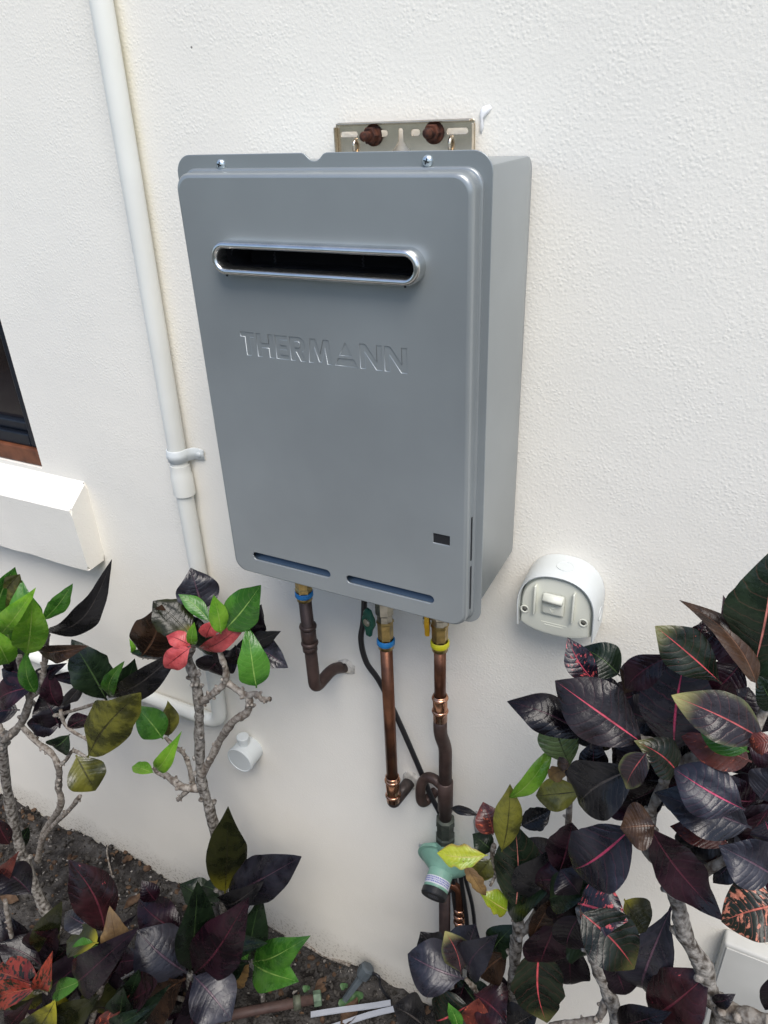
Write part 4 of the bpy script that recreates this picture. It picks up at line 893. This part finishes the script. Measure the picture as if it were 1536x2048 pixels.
# right: the shrub in front of the regulator
Y7 = -.17; c = at(1022, 2040, Y7)
shrub('croton with yellow, green and slate leaves reaching in front of the regulator', (c.x-.01, Y7+.01, 0), Y7, [
    ('trunk', [((c.x-.02, Y7+.01, -.03),), ((c.x-.012, Y7+.01, c.z*.5),), (1021, 2045, 0), (1027, 1960, 1), (1032, 1893, 1), (1036, 1850, 1), (1032, 1822, 1)], .012, .0085),
    ('branch', [(1034, 1850, 1), (1016, 1800, 1), (996, 1750, 1), (985, 1712, 1), (988, 1690, 1)], .005, .004),
    ('branch', [(1038, 1870, 1), (1065, 1840, 1), (1100, 1760, 0), (1130, 1700, 0), (1140, 1580, 0), (1135, 1540, 0)], .007, .004),
    ('branch', [(988, 1725, 1), (990, 1750, 1), (980, 1772, 2)], .004, .002),
    ('branch', [((c.x-.012, Y7+.01, c.z*.6),), (960, 2000, 1), (932, 1958, 2)], .006, .004)], [
    (976, 1710, 874, 1706, 46, 'yellow', 3, 5, 0, .06), (982, 1716, 942, 1760, 42, 'olive', 3, 4), (926, 1722, 972, 1794, 26, 'tan', 5, 5, 20), (1016, 1822, 962, 1786, 44, 'yellow', 3, 4), (986, 1670, 968, 1610, 56, 'rust', 2, 1, 0, .05),
    (960, 1632, 900, 1615, 16, 'charcoal', 0, 0), (986, 1702, 946, 1668, 44, 'dark_green', 0, 0), (1003, 1704, 1020, 1568, 50, 'olive', 4, 4, 10, .05), (1012, 1598, 1106, 1500, 32, 'bright_green', 4, 2, 25, .14),
    (1030, 1822, 1030, 1652, 86, 'dark_green_pink', 3, 1, 0, .03, .2), (1076, 1834, 1108, 1694, 102, 'charcoal', 3, 1, 0, .04), (1040, 1652, 1102, 1618, 42, 'charcoal', 0, -2), (1122, 1734, 1056, 1676, 56, 'near_black', -1, -2),
    (1060, 1884, 1112, 1796, 38, 'brown', 5, 4, 30), (1080, 1890, 1094, 2046, 94, 'dark_green_red', 4, 6, 0, .05), (1140, 1862, 1142, 1974, 70, 'near_black', 0, 1), (1120, 1850, 1060, 1905, 60, 'near_black', 0, 0),
    (928, 1958, 815, 1908, 92, 'slate', 4, 5, 0, .08), (922, 1948, 890, 1862, 52, 'mauve', 5, 4, 0, .04), (936, 1944, 952, 1848, 82, 'slate', 2, 0), (940, 1954, 996, 1868, 62, 'slate', 4, 3), (985, 1914, 1014, 1862, 50, 'dark_green', 0, 0), (882, 1918, 842, 1868, 50, 'charcoal', 0, 0),
    (850, 2056, 786, 2012, 70, 'charcoal', 5, 6), (942, 2008, 856, 2044, 88, 'dark_green_red', 4, 6), (948, 1988, 1014, 2046, 82, 'maroon', 4, 6), (944, 2064, 956, 2002, 50, 'rust', 6, 6), (916, 2064, 896, 2012, 24, 'green', 7, 7), (1000, 2066, 1064, 2030, 70, 'charcoal', 5, 5), (1018, 1906, 962, 1956, 62, 'brown', 1, 2), (930, 1965, 900, 2050, 70, 'near_black', 1, 2), (1000, 1940, 985, 2020, 70, 'near_black', 0, 1),
    (1142, 1534, 1104, 1422, 74, 'pale_green', 3, 2, 0, .04), (1102, 1432, 1068, 1452, 28, 'dark_green', 2, 2), (1166, 1582, 1066, 1592, 58, 'olive', 4, 5, 0, .05), (1150, 1530, 1098, 1556, 30, 'tan', 4, 4), (1145, 1532, 1150, 1560, 34, 'brown', 4, 5), (1140, 1528, 1112, 1530, 26, 'brown', 5, 5)], 16,
    fill=[(870, 1010, 1985, 2080, 6, -3, ['near_black', 'dark_green'])])
# right: the big dark shrub
Y6 = -.25; c = at(1426, 2000, Y6)
shrub('large dark purple croton with magenta veined leaves, right edge of the picture', (c.x+.02, Y6, 0), Y6, [
    ('trunk', [((c.x+.05, Y6, -.03),), ((c.x+.03, Y6, c.z*.5),), (1440, 2046, 0), (1424, 1996, 0), (1406, 1932, 0), (1370, 1870, 0), (1350, 1786, 0), (1318, 1720, 0), (1290, 1680, 0), (1300, 1620, 0)], .013, .0085),
    ('trunk', [((c.x-.07, Y6+.02, -.03),), ((c.x-.08, Y6+.02, c.z*.6),), (1232, 2050, -1), (1216, 1984, -1), (1196, 1938, -1), (1178, 1885, -1), (1165, 1820, -1)], .011, .0085),
    ('branch', [(1210, 2002, -1), (1196, 2036, -1), (1150, 2044, -1), (1100, 2050, -1)], .006, .004),
    ('branch', [(1432, 2010, 0), (1480, 2030, 1), (1545, 2045, 2)], .013, .010),
    ('branch', [(1298, 1640, 0), (1330, 1560, -1), (1352, 1505, -1), (1290, 1480, 0), (1200, 1470, 0)], .007, .004),
    ('branch', [(1340, 1540, -1), (1420, 1500, -1), (1490, 1480, 0), (1540, 1400, -1)], .007, .005),
    ('branch', [(1350, 1786, 0), (1450, 1720, 0), (1540, 1700, 0)], .007, .005)], [
    (1508, 1336, 1548, 1108, 140, 'dark_green_pink', 1, 1, 0, .02, .15), (1456, 1292, 1452, 1198, 30, 'purple', -4, -4), (1516, 1376, 1364, 1198, 46, 'brown', 2, 0, 30, .12, .6), (1444, 1368, 1310, 1252, 84, 'dark_green_red', 2, 2, 0, .02),
    (1392, 1294, 1412, 1240, 34, 'maroon', -3, -4), (1348, 1508, 1376, 1292, 124, 'slate_red', 0, -1, 0, .06), (1352, 1306, 1250, 1376, 58, 'purple', -1, 0), (1197, 1370, 1136, 1276, 52, 'navy_pink', -1, -2, 0, .04), (1240, 1352, 1164, 1294, 66, 'dark_green', -3, -4),
    (1248, 1390, 1286, 1316, 46, 'brown', -2, -3), (1290, 1490, 1114, 1364, 112, 'charcoal_red', 3, 3, 0, .05, .2), (1182, 1478, 1015, 1402, 70, 'near_black', 0, 1, 10, .12), (1310, 1464, 1318, 1374, 50, 'charcoal_red', 0, -1), (1294, 1504, 1245, 1580, 50, 'mauve', 5, 6, 20, .05),
    (1276, 1534, 1144, 1616, 108, 'charcoal', 2, 3, 0, .06), (1354, 1544, 1276, 1482, 66, 'dark_green_red', 3, 4), (1534, 1484, 1350, 1394, 90, 'mauve', 5, 6, 0, .04), (1498, 1504, 1396, 1418, 66, 'green', 3, 3, 0, .05), (1550, 1482, 1494, 1490, 40, 'rust', 6, 6), (1504, 1524, 1366, 1468, 76, 'rust', 1, 1),
    (1550, 1424, 1512, 1348, 46, 'dark_green', 0, 0), (1490, 1620, 1352, 1540, 100, 'slate_red', 4, 4, 0, .04), (1504, 1656, 1316, 1588, 92, 'slate', 2, 3, 0, .05), (1464, 1694, 1340, 1652, 48, 'rust', 0, 0), (1464, 1718, 1390, 1706, 34, 'maroon', -2, -2), (1312, 1652, 1240, 1656, 78, 'brown', 5, 6, 0, .1, .6), (1298, 1650, 1448, 1842, 84, 'purple', 4, 3, 0, -.10, .3),
    (1268, 1652, 1126, 1752, 114, 'slate_red', 4, 5, 0, .05, .15), (1550, 1754, 1446, 1698, 92, 'slate', 3, 4), (1566, 1808, 1440, 1844, 100, 'orange_fleck', 5, 7, 0, .04), (1156, 1806, 1254, 1842, 96, 'navy_pink', 2, 3, 0, .05), (1158, 1822, 1278, 1948, 98, 'dark_green_red', 4, 5, 0, .05), (1248, 1798, 1298, 1864, 72, 'dark_olive', -1, 0),
    (1216, 1902, 1252, 1998, 76, 'near_black', -2, -1), (1346, 1806, 1282, 1994, 104, 'slate', -4, -3), (1298, 2034, 1402, 1958, 104, 'maroon', 1, 1, 0, .05), (1238, 2056, 1334, 2028, 58, 'near_black', 2, 3), (1424, 2002, 1468, 1992, 24, 'near_black', 1, 1), (1545, 1950, 1530, 2020, 30, 'near_black', 2, 3),
    (1160, 1790, 1120, 1740, 60, 'near_black', -2, -3), (1180, 1780, 1240, 1742, 40, 'near_black', -2, -3), (1160, 1830, 1130, 1910, 60, 'near_black', -1, 0), (1440, 1560, 1380, 1640, 70, 'near_black', -2, -2), (1520, 1600, 1550, 1540, 70, 'slate', 1, 0), (1530, 1640, 1560, 1700, 70, 'slate_red', 2, 2),
    (1380, 1480, 1300, 1560, 80, 'near_black', -2, -2), (1300, 1440, 1240, 1420, 70, 'near_black', -3, -3), (1420, 1420, 1340, 1440, 80, 'near_black', -3, -3), (1460, 1440, 1500, 1380, 70, 'near_black', -2, -3), (1330, 1560, 1260, 1600, 60, 'near_black', -1, -1), (1200, 1560, 1190, 1480, 50, 'near_black', -3, -4)], 17,
    fill=[(1340, 1520, 1380, 1640, 26, -5, ['near_black', 'purple', 'slate', 'dark_green', 'charcoal']), (1230, 1400, 1390, 1560, 14, -6, ['near_black', 'purple', 'near_black']), (1430, 1550, 1600, 1760, 11, -3, ['near_black', 'slate', 'purple']), (1450, 1550, 1260, 1420, 8, -4, ['near_black', 'dark_green', 'purple']), (1260, 1330, 1380, 1640, 8, -4, ['near_black', 'charcoal', 'purple']), (1090, 1200, 1740, 1860, 8, -5, ['near_black', 'purple', 'dark_green'])])

# ------------------------------------------------------------------ things lying on the soil
def gp_(px, py, h=0): 
    p = atz(px, py, .012); return Vector((p.x, p.y, soil_h(p.x, p.y)+h))
op = thing('old_pipe', gp_(560, 2010), 'old brown water pipe with a green end fitting lying on the soil', 'pipe')
a, c = gp_(400, 2048, .016), gp_(632, 1998, .018); d = c-a
bm = bmesh.new(); tube(bm, [a, a+d*.5+Vector((0, 0, .002)), c], .0105, 16); frombm('pipe', bm, mat('brown_pipe', (.075, .045, .038), .6, 0, .4, .25, 40), op)
bm = bmesh.new(); lathe(bm, a+d*.80, d, [(0, .0108), (.001, .0145), (.016, .0145), (.017, .0108)], 16, False, False); frombm('joint', bm, mat('tarnish_green', (.09, .10, .07), .6, .2, .4, .3, 60), op)
bm = bmesh.new(); lathe(bm, c-d.normalized()*.006, d, [(0, .0108), (.001, .0165), (.016, .0165), (.018, .014)], 8); sharp(frombm('end_fitting', bm, mat('moss_green', (.10, .15, .10), .6, .1, .4, .3, 60), op), 20)
st = thing('irrigation_stake', gp_(680, 2005), 'grey plastic irrigation stake leaning against the foot of the wall', 'stake')
a = gp_(672, 2012, .002); c = at(733, 1940, -.035); d = c-a; u = d.cross(Vector((0, 0, 1))).normalized(); nn = u.cross(d).normalized()
bm = bmesh.new(); loft(bm, [[a+d*t+u*(w_*x)+nn*(y*.004) for x, y in ((-1, 0), (-.3, .5), (0, 1.5), (.3, .5), (1, 0), (0, -.8))] for t, w_ in ((0, .003), (.25, .008), (.8, .010), (.95, .012))], True, True, True); sharp(frombm('blade', bm, SLATEP, st), 30)
bm = bmesh.new(); lathe(bm, c-d.normalized()*.02, d, [(0, .010), (.004, .016), (.026, .017), (.030, .012)], 8); sharp(frombm('head', bm, SLATEP, st), 30)
bm = bmesh.new(); tube(bm, smoothpath([c+Vector((.006, 0, -.004)), c+Vector((.030, -.002, .002)), c+Vector((.036, -.004, -.03)), c+Vector((.055, 0, -.075))], 6), .0034, 10); frombm('drip_tube', bm, CABLE, st)
for i, (p, q, lab) in enumerate((((622, 2032), (782, 2016), 'upper of two white plastic strips lying on the soil'), ((660, 2050), (790, 2032), 'lower of two white plastic strips at the bottom edge'))):
    a, c = gp_(*p, .022), gp_(*q, .026); d = c-a; u = d.cross(Vector((0, 0, 1))).normalized()
    bm = bmesh.new(); loft(bm, [[a+d*t+u*(.0062*x+.005*math.sin(t*3.3+i))+Vector((0, 0, z+.008*math.sin(t*4))) for x, z in ((-1, 0), (-.9, .002), (.9, .0024), (1, 0), (.9, -.0006), (-.9, -.0006))] for t in (0, .2, .4, .6, .8, 1)], True, True, True); tag(sharp(frombm('plastic_strip', bm, WHITEP), 30), lab, 'strip', 'white plastic strips on the soil')
bm = bmesh.new(); pts = [gp_(px, py, .004) for px, py in ((536, 1842), (560, 1856), (585, 1866), (615, 1888), (650, 1900), (700, 1935))]; tube(bm, smoothpath(pts, 5), .0035, 8, True, .3, 5); tag(frombm('root', bm, TWIG), 'pale thin root lying on the soil along the foot of the wall', 'root')
bm = bmesh.new(); tube(bm, smoothpath([gp_(224, 1752, 0), gp_(220, 1725, .03), at(216, 1690, -.03)], 5), .0022, 8, True, .3, 6); tag(frombm('twig', bm, TWIG), 'thin pale twig standing in the soil left of the middle shrub', 'twig')
wd = thing('weed', gp_(700, 2000), 'small weed with round green leaves beside the grey stake', 'weed')
rnd = random.Random(5)
for px, py, l in ((688, 1972, 14), (705, 2006, 26), (690, 2012, 22), (716, 1996, 20), (612, 1972, 14)):
    p = gp_(px, py, .015); bm = bmesh.new(); n_ = 12
    ring = [p+Vector((math.cos(2*math.pi*i/n_)*l*.0006*(1+.15*math.sin(i*2.1)), math.sin(2*math.pi*i/n_)*l*.0006, .004*math.sin(i*1.3))) for i in range(n_)]
    vs = [bm.verts.new(q) for q in ring]; cv = bm.verts.new(p-Vector((0, 0, .003)))
    for i in range(n_): bm.faces.new((vs[i], vs[(i+1) % n_], cv))
    frombm('leaf', bm, mat('weed_green', (.05, .11, .04), .5, 0, .4, .3, 60), wd)
    bm = bmesh.new(); tube(bm, [p-Vector((0, 0, .002)), Vector((p.x+.004, p.y, soil_h(p.x, p.y)-.004))], .0009, 6); frombm('stalk', bm, mat('weed_stalk', (.09, .14, .05), .6), wd)
# fallen dry leaves
rnd = random.Random(21)
places = [(300, 1764, 'nearest the wall left of the middle shrub'), (265, 1800, 'below the thin standing twig'), (30, 1880, 'beside the left shrub trunk, at the picture edge'), (330, 1795, 'behind the purple whorl of the low croton'), (470, 1885, 'under the small glossy green croton'), (640, 1962, 'between the old pipe and the wall foot'), (700, 2034, 'next to the white plastic strips'), (20, 1800, 'left of the left shrub trunk')]
for i, (px, py, where) in enumerate(places):
    p = gp_(px, py, .006); bm = bmesh.new(); l = rnd.uniform(.018, .034); a = rnd.uniform(0, 6.3); dx = Vector((math.cos(a), math.sin(a), 0)); dy = Vector((-dx.y, dx.x, 0)); cu = rnd.uniform(.1, .5)
    loft(bm, [[p+dx*(l*(t-.5)*2)+dy*(l*.5*math.sin(math.pi*max(.03, min(.97, t)))*x)+Vector((0, 0, l*cu*(x*x*.6+(t-.5)**2)+.003*math.sin(t*9+x*3+i))) for x in (-1, -.5, 0, .5, 1)] for t in [k_/7 for k_ in range(8)]], False)
    tag(frombm('fallen_leaf', bm, LITTER), 'dry brown fallen leaf on the soil, '+where, 'leaf', 'fallen leaves on the soil')
